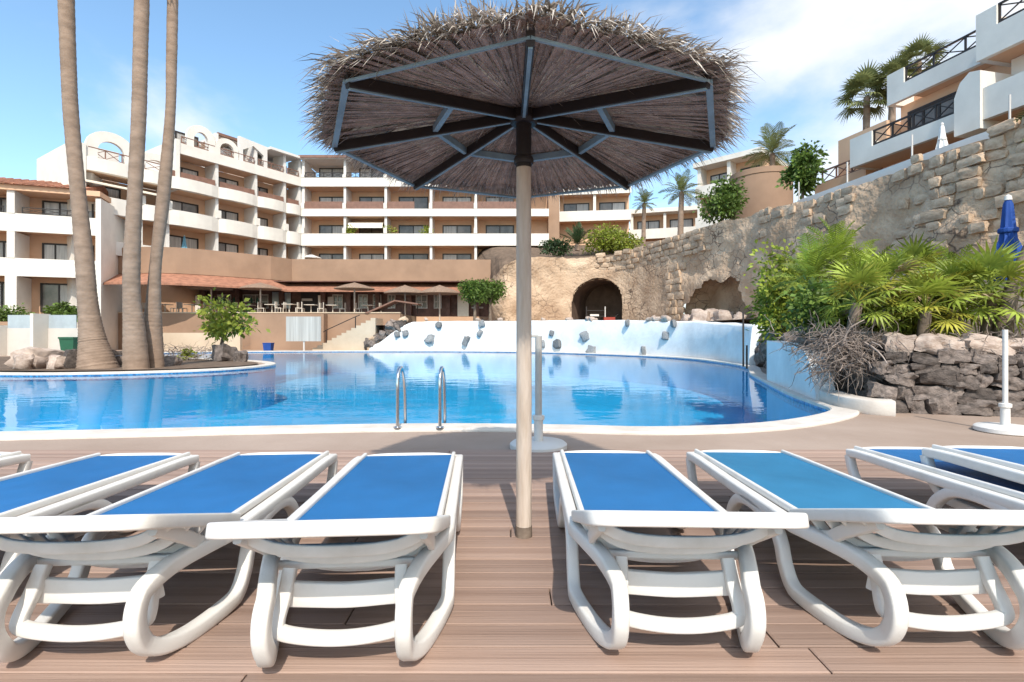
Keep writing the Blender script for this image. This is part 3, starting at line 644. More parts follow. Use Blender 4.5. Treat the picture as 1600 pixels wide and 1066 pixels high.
# plastered cave front: smooth skin round the first cave comes from the cliff itself; barrier and red cart in its mouth
i = caves[0][4]; pcv = cl[i]
t = thing('cave_gate', 'dark metal gate leaf standing in the cave mouth', 'gate', (pcv.x-.9, pcv.y+.3, 1.72))
for x in (0, 1.5): b = MB(); b.box(x-.04, x+.04, -.04, .04, 0, 1.6); b.build('post', M_dark if x == 0 else M_screen, t, world=False)
b = MB(); [b.box(.04, 1.46, -.015, .015, z, z+.06) for z in (.35, .8, 1.25)]; b.build('rails', M_dark, t, world=False)
b = MB(); b.box(.3, 1.0, -.03, -.016, .82, .98); b.build('notice', M_white, t, world=False)
t = thing('red_cart', 'small red cart parked inside the cave mouth', 'cart', (pcv.x+.95, pcv.y+.5, 1.72))
b = MB(); b.box(-.45, .45, -.25, .25, .3, .75); b.build('body', M_red, t, world=False)
for x in (-.32, .32): b = MB(); b.tube([(x, -.3, .17), (x, -.22, .17)], .17, 14); b.build('wheel', M_dark, t, world=False)
b = MB(); b.tube([(.45, 0, .7), (.75, 0, 1.05)], .025); b.build('handle', M_steel, t, world=False)

# ================================================================== FACADE HELPERS
class Fac:
    def __init__(s, p0, p1):
        s.o = Vector((*p0, 0)); d = Vector((*p1, 0))-s.o; s.L = d.length; s.e = d.normalized(); s.n = Vector((-s.e.y, s.e.x, 0))
        if s.n.dot(s.o+d*.5) < 0: s.n = -s.n
    def pt(s, u, v, z): return s.o+s.e*u+s.n*v+Vector((0, 0, z))
    def u(s, px, v=0.):                      # where the view ray through column px meets the plane at depth v
        k = (px-800)/F_PX; o = s.o+s.n*v; return (k*o.y-o.x)/(s.e.x-k*s.e.y)
    def z(s, py, u, v=0.): return EYE+(HOR-py)/F_PX*s.pt(u, v, 0).y
    def box(s, b, u0, u1, v0, v1, z0, z1): b.quadbox([s.pt(u0, v0, z0), s.pt(u1, v0, z0), s.pt(u1, v1, z0), s.pt(u0, v1, z0), s.pt(u0, v0, z1), s.pt(u1, v0, z1), s.pt(u1, v1, z1), s.pt(u0, v1, z1)]); return b
    def part(s, name, m, parent, *boxes):
        b = MB(); [s.box(b, *q) for q in boxes]; return b.build(name, m, parent)
def window(F, par, u0, u1, v, z0, z1, nm=2, m=None, fr=.11):
    bx = [(u0, u0+fr, v-.06, v+.02, z0, z1), (u1-fr, u1, v-.06, v+.02, z0, z1), (u0+fr, u1-fr, v-.06, v+.02, z1-fr, z1), (u0+fr, u1-fr, v-.06, v+.02, z0, z0+fr)]
    st = (u1-u0)/nm
    for k in range(1, nm): bx.append((u0+st*k-fr*.4, u0+st*k+fr*.4, v-.05, v+.02, z0+fr, z1-fr))
    wdw = F.part('window', M_dark, par, *bx)
    for k in range(nm):
        a, c = u0+st*k+fr*.45, u0+st*(k+1)-fr*.45
        F.part('pane', m or random.choice((M_pane, M_curtain, M_curtain)), wdw, (max(a, u0+fr*.9), min(c, u1-fr*.9), v-.012, v-.002, z0+fr*.9, z1-fr*.9))
    return wdw
def xrail(F, par, u0, u1, v, z0, z1, bay=1.3, m=None, r=.035):
    n_ = max(1, round((u1-u0)/bay)); st = (u1-u0)/n_
    bx = [(u0, u1, v-r, v+r, z1-2*r, z1), (u0, u1, v-r*.8, v+r*.8, z0+.03, z0+.03+2*r)]
    for k in range(n_+1): uu = min(max(u0+st*k, u0+r), u1-r); bx.append((uu-r, uu+r, v-r*.7, v+r*.7, z0, z1-2*r))
    b = MB(); [F.box(b, *q) for q in bx]
    for k in range(n_):
        a, c = u0+st*k+r, u0+st*(k+1)-r
        b.sweep([F.pt(a, v, z0+.1), F.pt(c, v, z1-.08)], r*1.2, r*1.0, side=(0, 0, 1), bev=.1); b.sweep([F.pt(a, v+.012, z1-.08), F.pt(c, v+.012, z0+.1)], r*1.2, r*1.0, side=(0, 0, 1), bev=.1)
    return b.build('railing', m or M_dark, par)
def arch_panel(F, par, u0, u1, v, z0, zs, zt, wall=.35, th=.3, m=None):    # wall with an arched opening and a rounded top
    b = MB(); ui0, ui1 = u0+wall, u1-wall; K = 14; inner = [(ui0, z0)]; outer_ = [(u0, z0)]
    for k in range(K+1):
        th_ = math.pi*k/K; inner.append(((ui0+ui1)/2-(ui1-ui0)/2*math.cos(th_), zs+(zt-wall-zs)*math.sin(th_)))
        outer_.append(((u0+u1)/2-(u1-u0)/2*math.cos(th_), zs+(zt-zs)*math.sin(th_)**.8))
    inner.append((ui1, z0)); outer_.append((u1, z0))
    for k in range(len(inner)-1):
        q = [inner[k], inner[k+1], outer_[k+1], outer_[k]]
        b.quadbox([F.pt(a, v, z) for a, z in q]+[F.pt(a, v+th, z) for a, z in q])
    return b.build('arch_gable', m or M_white, par, smooth=40)

# ================================================================== HOTEL: CENTRE WING
SL = [6.85, 9.74, 12.62, 15.52]; ROOF = 18.15; REC = 1.9
FA = Fac((-20.6, 50), (3.6, 50))
hc = thing('hotel_building', 'long white terraced hotel wing with peach recessed balconies facing the pool', 'building', (-8, 50, -.03))
FA.part('wall', M_peach, hc, (0, FA.L, REC, REC+8, -.03, 16.9))
FA.part('roof_storey', M_white2, hc, (6.5, FA.L-1, REC+.5, REC+7, 16.9, 17.75))
cuts = [FA.u(px) for px in (473, 538, 602, 673, 743, 812)]
for li, z in enumerate(SL):
    ph = (1.0, 1.18, .72, .85)[li]
    FA.part('balcony_parapet', M_white, hc, (0, FA.L, -.05, .14, z-.0, z+ph))
    FA.part('floor_slab', M_peach, hc, (0, FA.L, .14, REC, z+.02, z+.24))
    top = (SL+[ROOF])[li+1]
    for k, u in enumerate(cuts):
        if li == 3 and k > 2: continue
        FA.part('partition_wall', M_white2, hc, (u-.12, u+.12, .16, REC, z+.24, top+.015))
        FA.part('partition_fin', M_white, hc, (u-.16, u+.16, -.09, .15, z+ph, z+ph+(.55 if li in (1, 2) else .3)))
    for k in range(len(cuts)-1):
        a, c = cuts[k]+.9, cuts[k+1]-.55
        if li == 2:
            FA.part('railing_panel', M_brownpanel, hc, (cuts[k]+.2, cuts[k+1]-(.2 if k != 2 else 1.6), -.0, .06, z+ph, z+ph+.72))
        if li == 3:
            if k < 2: xrail(FA, hc, cuts[k]+.2, cuts[k+1]-.2, .05, z+ph, z+ph+.55, 1.0, r=.03)
        if li == 3 and k > 2: continue
        window(FA, hc, a, c, REC-.01, z+.3, z+2.4, 2)
FA.part('roof_slab', M_white2, hc, (0, cuts[3], -.35, REC+2, ROOF, ROOF+.22)); FA.part('roof_edge', M_brownpanel, hc, (-.1, cuts[3]+.1, -.45, -.352, ROOF+.05, ROOF+.3))
FA.part('chimney', M_white2, hc, (1.2, 3.6, 3, 4, ROOF+.222, ROOF+1.0)); FA.part('louvre', M_dark, hc, (1.3, 3.5, 2.95, 2.998, ROOF+.6, ROOF+.9))
b = MB(); b.prism([FA.pt(cuts[1]+.3, 0.2, 11.9), FA.pt(cuts[1]+.3, REC-.05, 12.4), FA.pt(cuts[1]+.3, REC-.05, 12.5), FA.pt(cuts[1]+.3, .2, 12.0), FA.pt(cuts[1]+.3, .1, 11.5)], FA.e*(cuts[2]-cuts[1]-.6)); b.build('awning', M_cream, hc)
FA.part('corner_pier', M_white2, hc, (-.45, -.02, .3, REC+2, -.03, ROOF-.05))
FA.part('end_tower', M_pink, hc, (FA.L+.01, FA.L+1.1, .8, 7, -.03, 15.2))
# ---- angled wing
FB = Fac((-29.9, 35.6), (-20.6, 50))
hb = thing('hotel_building', 'angled white hotel wing with arched roof gables behind the palm trunks', 'building', (-25, 43, -.03))
FB.part('wall', M_peach, hb, (.2, FB.L, REC, REC+7, -.03, 12.62)); uC = FB.u(276)
FB.part('upper_wall', M_peach, hb, (uC+.2, FB.L, REC, REC+7, 12.62, 15.5)); FB.part('top_wall', M_white2, hb, (FB.u(372), FB.L, REC+.4, REC+6, 15.5, 17.9))
FB.part('end_wall', M_white, hb, (-.6, .2, -.1, 7, -.03, 14.4)); FB.part('setback_wall', M_white, hb, (uC-.1, uC+.2, -.1, 7, 12.62, 16.6))
cb = [.2, FB.u(222), FB.u(264), FB.u(341), FB.u(402), FB.u(447), FB.L]
for li, z in enumerate(SL):
    ph = (1.0, 1.18, .95, .85)[li]; ua = .2 if li < 3 else uC+.2
    for k in range(len(cb)-1):
        if cb[k+1] <= ua+.1: continue
        a, c = max(cb[k], ua), cb[k+1]
        if li == 0 and k == 0: pass
        b = MB(); nseg = 6                  # balcony fronts belly out a little
        for j in range(nseg):
            f0, f1 = j/nseg, (j+1)/nseg; g = lambda f: -.28*math.sin(math.pi*f)**.6 if li in (1, 2) and 0 < f < 1 else 0.
            u0, u1 = a+(c-a)*f0, a+(c-a)*f1
            q = [FB.pt(u0, g(f0)-.05, 0), FB.pt(u1, g(f1)-.05, 0), FB.pt(u1, .14, 0), FB.pt(u0, .14, 0)]
            b.quadbox([p+Vector((0, 0, z)) for p in q]+[p+Vector((0, 0, z+ph)) for p in q])
        b.build('balcony_parapet', M_white, hb)
        FB.part('partition_wall', M_white2, hb, (c-.14, c+.1, .16, REC, z+.24, (SL+[ROOF])[li+1]+.015)) if li < 2 or c > uC else None
        if li == 1: FB.part('partition_fin', M_white, hb, (c-.2, c+.2, -.12, .3, z+ph, z+ph+.65))
        if li == 2 and c > uC+.5: FB.part('railing_panel', M_brownpanel, hb, (a+.15, c-.25, 0, .06, z+ph, z+ph+.5))
        if li == 2 and c <= uC+.5: xrail(FB, hb, a+.15, c-.25, .05, z+ph, z+ph+.75, 1.2, M_brownpanel)
        if li == 3: xrail(FB, hb, a+.15, c-.25, .05, z+ph, z+ph+.6, 1.2, M_brownpanel)
        if li < 2 or c > uC+.5:
            if c-a > 2.2 and not (li == 3 and k > 2): window(FB, hb, a+.5, c-.7, REC-.01, z+.3, z+2.4, 2)
    FB.part('floor_slab', M_peach, hb, (ua, FB.L, .14, REC, z+.02, z+.24))
arch_panel(FB, hb, .2, FB.u(212), .02, 13.57, 14.2, 15.7, .7); arch_panel(FB, hb, FB.u(214), FB.u(274), .02, 13.57, 13.9, 15.0, .5)
arch_panel(FB, hb, FB.u(292), FB.u(337), .02, 16.37, 17.0, 18.3, .55); arch_panel(FB, hb, FB.u(337), FB.u(373), .02, 16.37, 16.9, 17.9, .4)
FB.part('back_gable', M_white2, hb, (.4, FB.u(205), 2.2, 2.5, 12.62, 15.0)); FB.part('back_gable', M_white2, hb, (uC+.3, FB.u(335), 2.2, 2.5, 15.5, 17.6))
ug = FB.u(374); ug2 = FB.u(418)
b = MB(); b.prism([FB.pt(ug, .02, 16.37), FB.pt(ug+.35, .02, 16.37), FB.pt(ug+.35, .02, 17.4), FB.pt((ug+ug2)/2, .02, 18.0), FB.pt(ug2-.35, .02, 17.4), FB.pt(ug2-.35, .02, 16.37), FB.pt(ug2, .02, 16.37), FB.pt(ug2, .02, 18.3), FB.pt(ug, .02, 18.5)], FB.n*.3); b.build('gable_frame', M_white2, hb)
FB.part('roof_slab', M_white2, hb, (FB.u(352), FB.L, 1.2, REC+6, 18.32, 18.5)); FB.part('roof_edge', M_brownpanel, hb, (FB.u(350), FB.L, 1.0, 1.19, 18.36, 18.6))
FB.part('roof_slab', M_white2, hb, (FB.u(420), FB.L, -.3, 1.19, ROOF-.02, ROOF+.2))
b = MB(); b.prism([FB.pt(.1, .4, 12.05), FB.pt(.1, -.55, 11.75), FB.pt(.1, -.55, 11.65), FB.pt(.1, .4, 11.9)], FB.e*(FB.u(258))); b.build('awning', M_cream, hb)
# ---- left house
FL = Fac((-41, 30), (-27.9, 34.8))
hl = thing('hotel_building', 'low white balcony house with terracotta roof beside the palm island', 'building', (-34, 34, -.03))
FL.part('wall', M_peach, hl, (0, FL.L-.3, 1.7, 8, -.03, 10.4)); FL.part('end_wall', M_white, hl, (FL.L-.3, FL.L, -.1, 8, -.03, 10.3))
cu = [FL.u(-190), FL.u(-90), FL.u(18), FL.u(150)]
for li, z in enumerate((5.0, 7.9)):
    FL.part('floor_slab', M_peach, hl, (0, FL.L-.3, .16, 1.7, z, z+.22)); FL.part('balcony_parapet', M_white, hl, (0, FL.L-.3, -.06, .16, z-.12, z+1.05))
    for k, u in enumerate(cu[:-1]):
        FL.part('partition_wall', M_white, hl, (u-.2, u+.2, -.1, 1.7, z+1.05, z+2.75)); window(FL, hl, u+.9, min(cu[k+1], FL.L)-.7, 1.68, z+.3, z+2.35, 3 if li else 4)
for k, u in enumerate(cu[:-1]):
    FL.part('pier', M_white, hl, (u-.3, u+.3, -.1, 1.7, -.03, 4.88)); window(FL, hl, u+.8, min(cu[k+1], FL.L)-.6, 1.68, 2.6, 4.6, 3)
    xrail(FL, hl, u+.5, min(cu[k+1], FL.L)-.4, .06, 8.95, 9.4, 1.4, r=.025)
FL.part('eave', M_peach, hl, (0, FL.L, -.25, 1.7, 10.405, 10.75))
b = MB(); b.prism([FL.pt(-.2, -.5, 10.76), FL.pt(-.2, 3.5, 12.0), FL.pt(-.2, 7.8, 10.8)], FL.e*(FL.L-.8)); rf = b.build('roof', M_terra, hl)
for k in range(30):                         # barrel tile ridges down the roof slope
    u = -.1+k*(FL.L-1)/30; b = MB(); b.sweep([FL.pt(u, -.52, 10.775), FL.pt(u, 3.4, 11.995)], .16, .09, side=tuple(FL.e), bev=.45); b.build('tile_row', M_terra, rf, smooth=60)
FL.part('stair_tower', M_white, hl, (FL.u(85), FL.u(122), 2.2, 5, 11, 12.6)); FL.part('tower_cap', M_white2, hl, (FL.u(78), FL.u(106), 1.6, 2.19, 11.0, 12.0))

# ================================================================== RESTAURANT
rs = thing('restaurant_building', 'pink rendered poolside restaurant with terracotta canopy and dark timber front', 'restaurant', (-12, 42.5, -.03))
TZ = 2.62
pline = [(-33, 38.4), (-29, 37.6), (-24.6, 37.4), (-19.6, 41.6), (-18.6, 43.3), (1.2, 43.6)]
pp = cat_rom([(x, y, 0) for x, y in pline[:4]], 6)[:-1]+[Vector((x, y, 0)) for x, y in pline[3:]]
b = MB(); d0 = MB()
for a, c in zip(pp, pp[1:]):
    nn = Vector((-(c-a).y, (c-a).x, 0)).normalized(); nn = nn if nn.y > 0 else -nn
    q = [a, c, c+nn*.35, a+nn*.35]; b.quadbox([p+Vector((0, 0, 5.55)) for p in q]+[p+Vector((0, 0, 7.45)) for p in q])
b.build('parapet_wall', M_pink, rs)
b = MB(); npp = len(pp); nrm = []
for i in range(npp):
    e2 = (pp[min(i+1, npp-1)]-pp[max(i-1, 0)]).normalized(); nn = Vector((-e2.y, e2.x, 0)); nrm.append(nn if nn.y > 0 else -nn)
for i in range(npp):
    for (v_, z_) in ((-2.3, 4.5), (.1, 5.36), (.1, 5.549), (-2.3, 4.64)): b.v.append(pp[i]+nrm[i]*v_+Vector((0, 0, z_)))
for i in range(npp-1):
    for j in range(4): b.f.append((i*4+j, i*4+(j+1) % 4, (i+1)*4+(j+1) % 4, (i+1)*4+j))
cp = b.build('canopy_roof', M_terra, rs)
FR = Fac((-33, 43.9), (1.2, 43.9))
FR.part('back_wall', M_darkwood, rs, (0, FR.L, 0, .3, TZ, 5.5)); FR.part('side_wall', M_cream, rs, (FR.u(716), FR.u(733), -.6, -.02, TZ, 4.6))
FR.part('ceiling', M_darkwood, rs, (0, FR.L, -2.2, -.0, 5.38, 5.45))
for px in (172, 215, 262, 318, 372, 440, 505, 545, 590, 640, 700, 745): u = FR.u(px, -.4); FR.part('pier', M_darkwood if px not in (172,) else M_cream, rs, (u-.18, u+.18, -.55, -.2, TZ, 5.37))
for k, (a, c) in enumerate(((275, 310), (470, 500), (520, 536), (560, 575), (583, 596), (606, 618), (650, 668), (678, 690), (168, 186), (380, 420), (340, 362))):
    u0, u1 = FR.u(a), FR.u(c); door = k in (0, 1)
    if door: FR.part('doorway', M_black, rs, (u0, u1, -.03, -.002, TZ, 4.7)); FR.part('door_leaf', M_white, rs, (u1+.02, u1+.55, -.5, -.44, TZ, 4.4)); continue  # doorway is a flat panel, its near-black colour painting the unlit interior
    bx = [(u0, u1, -.09, -.03, 3.3, 3.37), (u0, u1, -.09, -.03, 4.43, 4.5), (u0, u0+.07, -.09, -.03, 3.37, 4.43), (u1-.07, u1, -.09, -.03, 3.37, 4.43), ((u0+u1)/2-.03, (u0+u1)/2+.03, -.08, -.03, 3.37, 4.43), (u0+.07, u1-.07, -.075, -.035, 3.85, 3.9)]
    wdw = FR.part('window', M_screen, rs, *bx); FR.part('pane', M_pane, wdw, (u0+.05, u1-.05, -.03, -.02, 3.32, 4.48))
for px, w_, z_, h_ in ((517, .5, 3.6, .7), (300, .35, 3.3, .9), (433, .8, 3.5, 1.2), (448, .7, 3.3, 1.35), (651, 1.1, 3.55, .22), (480, .9, 3.95, .2), (746, 1.0, 3.3, .14), (345, .6, 4.0, .45)):
    u = FR.u(px, -.1); FR.part('notice', M_screen if h_ < 1 else M_frost, rs, (u-w_/2, u+w_/2, -.16, -.11, z_, z_+h_))
for k in range(9): u = FR.u(330+k*9, -.3); b = MB(); b.lathe([(.06, 3.75), (.09, 3.82), (.09, 4.02), (.05, 4.15), (.03, 4.25)], tuple(FR.pt(u, -.3, 0)), 8); b.build('bar_bottle', M_bin if k % 3 else M_cream, rs)
FR.part('bar_counter', M_darkwood, rs, (FR.u(326), FR.u(415), -.5, -.12, TZ, 3.75))
fill('restaurant_terrace', [[(-34, 37.9), (-8.2, 37.9), (-8.2, 44), (-34, 44)]], TZ, M_pave)
FT = Fac((-34, 37.6), (-8.2, 37.6))
tw = thing('terrace_wall', 'tan rendered terrace wall below the restaurant', 'wall', (-20, 37.6, -.03)); FT.part('wall', M_pink, tw, (0, FT.L, 0, .3, -.03, TZ+.02)); FT.part('wall_cap', M_stucco, tw, (0, FT.L, -.06, .36, TZ+.022, TZ+.1))
FT.part('planter_face', M_stucco, tw, (FT.u(245), FT.u(400), -2.2, -1.9, -.03, 1.2)); FT.part('buttress', M_pink, tw, (FT.u(400), FT.u(512), -.8, -.01, -.03, TZ-.05))
FT.part('side_end', M_stucco, tw, (FT.L-.3, FT.L, .31, 6.3, -.03, TZ-.02))
# stair up to the terrace
stt = thing('pool_stair', 'pale stone stair rising from the pool deck to the terrace', 'stairs', (-11, 35.4, -.03))
for k in range(13): b = MB(); b.box(-13.6+k*.33, -13.6+(k+1)*.33, 34.9, 37.0, -.03, .17*(k+1)); b.build('step', M_stucco, stt)
for x, z0, h in ((-12.7, .3, 1.1), (-10.7, 1.2, 1.1)): b = MB(); b.tube([(x, 35.0, z0), (x, 35.0, z0+h)], .035); b.build('rail_post', M_dark, stt)
b = MB(); b.tube([(-12.9, 35.0, 1.25), (-12.7, 35.0, 1.38), (-10.7, 35.0, 2.3), (-10.4, 35.0, 2.42)], .03); b.build('handrail', M_dark, stt, smooth=60)
# thatch parasols, tables and chairs on the terrace
def terrace_parasol(label, px, d, hz):
    t = thing('terrace_parasol', label, 'parasol', ((px-800)/F_PX*d, d, TZ), group='thatched parasols on the restaurant terrace')
    b = MB(); b.tube([(0, 0, 0), (0, 0, hz)], .06, 10); b.build('pole', M_pole, t, smooth=40, world=False)
    b = MB(); n_ = 18; prof = [(1.5, hz-.40), (1.47, hz-.33), (.8, hz-.1), (.15, hz+.07), (.02, hz+.12)]
    b.lathe(prof, n=n_); rr = random.Random(px)
    b.build('thatch_roof', M_straw2, t, smooth=35, world=False); return t
tp = terrace_parasol('tan thatched parasol on the restaurant terrace', 330, 38.9, 2.3)
tp['label'] = 'thatched terrace parasol behind the small leafy island tree'
for px, lab in ((407, 'thatched terrace parasol between the island tree and the pale board'), (554, 'thatched terrace parasol at the head of the stair'), (633, 'thatched terrace parasol above the stony edge of the white wall'), (687, 'thatched terrace parasol next to the clipped trees')): dup(tp, ((px-800)/F_PX*(38.9 if px < 600 else 38.6), 38.9 if px < 600 else 38.6, TZ if px < 590 else 1.72), label=lab, sc=(1, 1, 1) if px < 590 else (1.05, 1.05, 1.28))
def table(loc):
    t = thing('terrace_table', 'small pale square table on the restaurant terrace', 'table', loc, group='tables on the restaurant terrace')
    b = MB(); b.box(-.4, .4, -.4, .4, .71, .75); b.build('table_top', M_table, t, world=False); b = MB(); b.tube([(0, 0, .02), (0, 0, .71)], .04); b.build('leg', M_table, t, world=False); b = MB(); b.box(-.25, .25, -.25, .25, 0, .03); b.build('foot', M_table, t, world=False); return t
def chair(loc, m):
    t = thing('terrace_chair', 'small terrace chair at a restaurant table', 'chair', loc, group='chairs on the restaurant terrace')
    b = MB(); b.box(-.22, .22, -.22, .22, .43, .47); b.build('seat', m, t, world=False); b = MB(); b.box(-.22, .22, .19, .23, .47, .92); b.build('backrest', m, t, world=False)
    for x in (-.2, .2):
        for y in (-.2, .2): b = MB(); b.box(x-.02, x+.02, y-.02, y+.02, 0, .43); b.build('leg', m, t, world=False)
    return t
t0 = table((0, 0, 0)); c0 = chair((0, 0, 0), M_table); first = True; rr = random.Random(6)
for px in (205, 258, 300, 350, 388, 425, 452, 486, 520, 575):
    d_ = 38.4+rr.uniform(0, 1.6); x = (px-800)/F_PX*d_
    if first: t0.location = (x, d_, TZ)
    else: dup(t0, (x, d_, TZ))
    for sg in (-1, 1):
        if first and sg < 0: c0.location = (x-.75, d_, TZ); c0.rotation_euler.z = R(90)
        else: dup(c0, (x+sg*.75, d_+rr.uniform(-.1, .1), TZ), R(-90*sg)+rr.uniform(-.3, .3))
    first = False
kr = thing('brown_canvas_shelter', 'low brown pitched canvas shelter at the head of the stair', 'shelter', (-8.9, 38.4, TZ))
b = MB(); b.prism([(-1.9, -.9, .05), (0.3, -.9, 1.0), (2.0, -.9, .75), (2.0, -.9, .65), (.3, -.9, .9), (-1.7, -.9, 0)], (0, 1.6, 0)); b.build('canvas', M_brownpanel, kr, world=False)
for x in (-1.2, 1.7): b = MB(); b.tube([(x, .6, 0), (x, .6, .55 if x < 0 else .72)], .03); b.build('post', M_dark, kr, world=False)
# blank board on a post
sg_ = thing('notice_board', 'pale rectangular board on a post at the far pool edge', 'sign', (-14.0, 34.4, -.03))
b = MB(); b.box(-1.17, 1.17, -.03, .03, .66, 2.32); b.build('panel', M_sign, sg_, world=False); b = MB(); b.box(-.05, .05, .031, .11, 0, 2.2); b.build('post', M_screen, sg_, world=False)
# screens, bin, hedge on the left
for k, (px, lab) in enumerate(((8, 'pale grey screen with frosted glass top, farther from the green bin'), (72, 'pale grey screen with frosted glass top beside the green bin'))):
    d_ = 27.0; x = (px-800)/F_PX*d_; sc_ = thing('privacy_screen', lab, 'screen', (x, d_, -.03), group='privacy screens by the sun terrace')
    b = MB(); b.box(.16, 1.75, -.05, .05, 0, 1.45); b.build('panel', M_screen, sc_, world=False); b = MB(); b.box(.16, 1.6, -.02, .02, 1.45, 2.15); b.build('glass', M_frost, sc_, world=False)
    b = MB(); b.box(0, .158, -.9, .1, 0, 2.2 if k else 1.6); b.build('end_wall', M_white, sc_, world=False)
bn = thing('litter_bin', 'dark green wheeled litter bin behind the palm trunk', 'bin', (-23.2, 27.0, -.03))
b = MB(); b.quadbox([(-.3, -.3, .08), (.3, -.3, .08), (.3, .3, .08), (-.3, .3, .08), (-.38, -.36, .9), (.38, -.36, .9), (.38, .36, .9), (-.38, .36, .9)]); b.build('body', M_bin, bn, world=False); b = MB(); b.box(-.4, .4, -.4, .4, .901, .99); b.build('lid', M_bin, bn, world=False)
for x in (-.28, .28): b = MB(); b.tube([(x-.04, .3, .1), (x+.04, .3, .1)], .1, 12); b.build('wheel', M_dark, bn, world=False)

# ================================================================== RIGHT-HAND TERRACED BUILDING
FG = Fac((15.2, 24.6), (18.3, 11.0)); FG.n = Vector((-FG.e.y, FG.e.x, 0)); FG.n = FG.n if FG.n.x > 0 else -FG.n
hr = thing('terraced_villa', 'stepped white and peach villa with cross-braced balcony railings above the rock face', 'building', (18, 18, 6.9))
u1 = FG.u(1328); uf = FG.u(1500); U9 = FG.L+4
zz1 = FG.z(263, u1)
FG.part('lower_wall', M_peach, hr, (u1+.4, U9, 1.4, 8, 6.9, zz1+.05)); FG.part('side_block', M_peach, hr, (FG.u(1268), u1+.4, 1.6, 7, 6.9, 10.9))
FG.part('upper_block', M_peach, hr, (u1+.42, FG.u(1400), 3.0, 7.5, zz1+2.9, zz1+3.9))
FG.part('balcony_parapet', M_white, hr, (u1, uf-.0, 0, .2, zz1, zz1+.62), (u1, FG.u(1362), 0, .2, zz1+.62, zz1+1.3)); FG.part('balcony_side', M_white, hr, (u1, u1+.2, .2, 2.0, zz1, zz1+1.3))
FG.part('floor_slab', M_peach, hr, (u1+.2, uf, .2, 3, zz1+.02, zz1+.22)); xrail(FG, hr, FG.u(1362), uf-.05, .1, zz1+.63, zz1+1.32, .95)
b = MB(); q = [(uf-.12, zz1-.3), (uf+.75, zz1-.3), (uf+.75, zz1+1.75), (uf+.4, zz1+1.85), (uf+.08, zz1+1.6), (uf-.12, zz1+1.1)]; b.prism([FG.pt(a, -.12, z) for a, z in q], FG.n*2.0); b.build('fin_wall', M_white, hr)
FG.part('room_wall', M_peach, hr, (u1+.41, U9, 2.4, 8, zz1+.22, zz1+2.86)); window(FG, hr, FG.u(1420, 2.4), FG.u(1496, 2.4), 2.38, zz1+.4, zz1+2.45, 3, M_pane)
FG.part('balcony_parapet', M_white, hr, (uf+.76, U9, 0, .2, zz1+.0, zz1+1.12)); FG.part('floor_slab', M_peach, hr, (uf+.76, U9, .2, 2.4, zz1+.02, zz1+.2))
zz2 = zz1+2.95; v2 = 1.7; u2 = FG.u(1386, v2); u3 = FG.u(1528, .6)
FG.part('balcony_parapet', M_white, hr, (u2, u3, v2, v2+.2, zz2-.1, zz2+.62), (u2, FG.u(1412, v2), v2, v2+.2, zz2+.62, zz2+1.3)); FG.part('balcony_side', M_white, hr, (u2, u2+.2, v2+.2, v2+2, zz2-.1, zz2+1.3))
FG.part('floor_slab', M_peach, hr, (u1+1.4, u3, v2+.2, 8, zz2-.08, zz2+.12)); xrail(FG, hr, FG.u(1412, v2), u3-.05, v2+.1, zz2+.63, zz2+1.32, 1.2)
FG.part('balcony_parapet', M_white, hr, (u3, U9, .5, .7, zz2-.55, zz2+.45), (u3, FG.u(1557, .5), .5, .7, zz2+.45, zz2+1.15)); FG.part('balcony_side', M_white, hr, (u3, u3+.2, .7, 4, zz2-.55, zz2+1.15)); FG.part('floor_slab', M_peach, hr, (u3+.2, U9, .7, 6, zz2-.53, zz2-.33))
xrail(FG, hr, FG.u(1557, .5), U9, .6, zz2+.46, zz2+1.2, 1.2); FG.part('pier', M_white, hr, (u3+.4, u3+.8, 1.6, 2.2, zz1+.22, zz2-.55)); FG.part('back_wall', M_white2, hr, (u3-.5, U9, 4.5, 8, zz2-.32, zz2+2.2))
window(FG, hr, u3+1.5, u3+3.6, 2.38, zz1+.4, zz2-.75, 2, M_pane)
FG.part('terrace_wall', M_peach, hr, (FG.u(1250), u1-.02, .9, 1.5, 6.9, 8.8)); xrail(FG, hr, FG.u(1256), u1-.05, 1.1, 8.8, 9.5, .9, M_brownpanel)
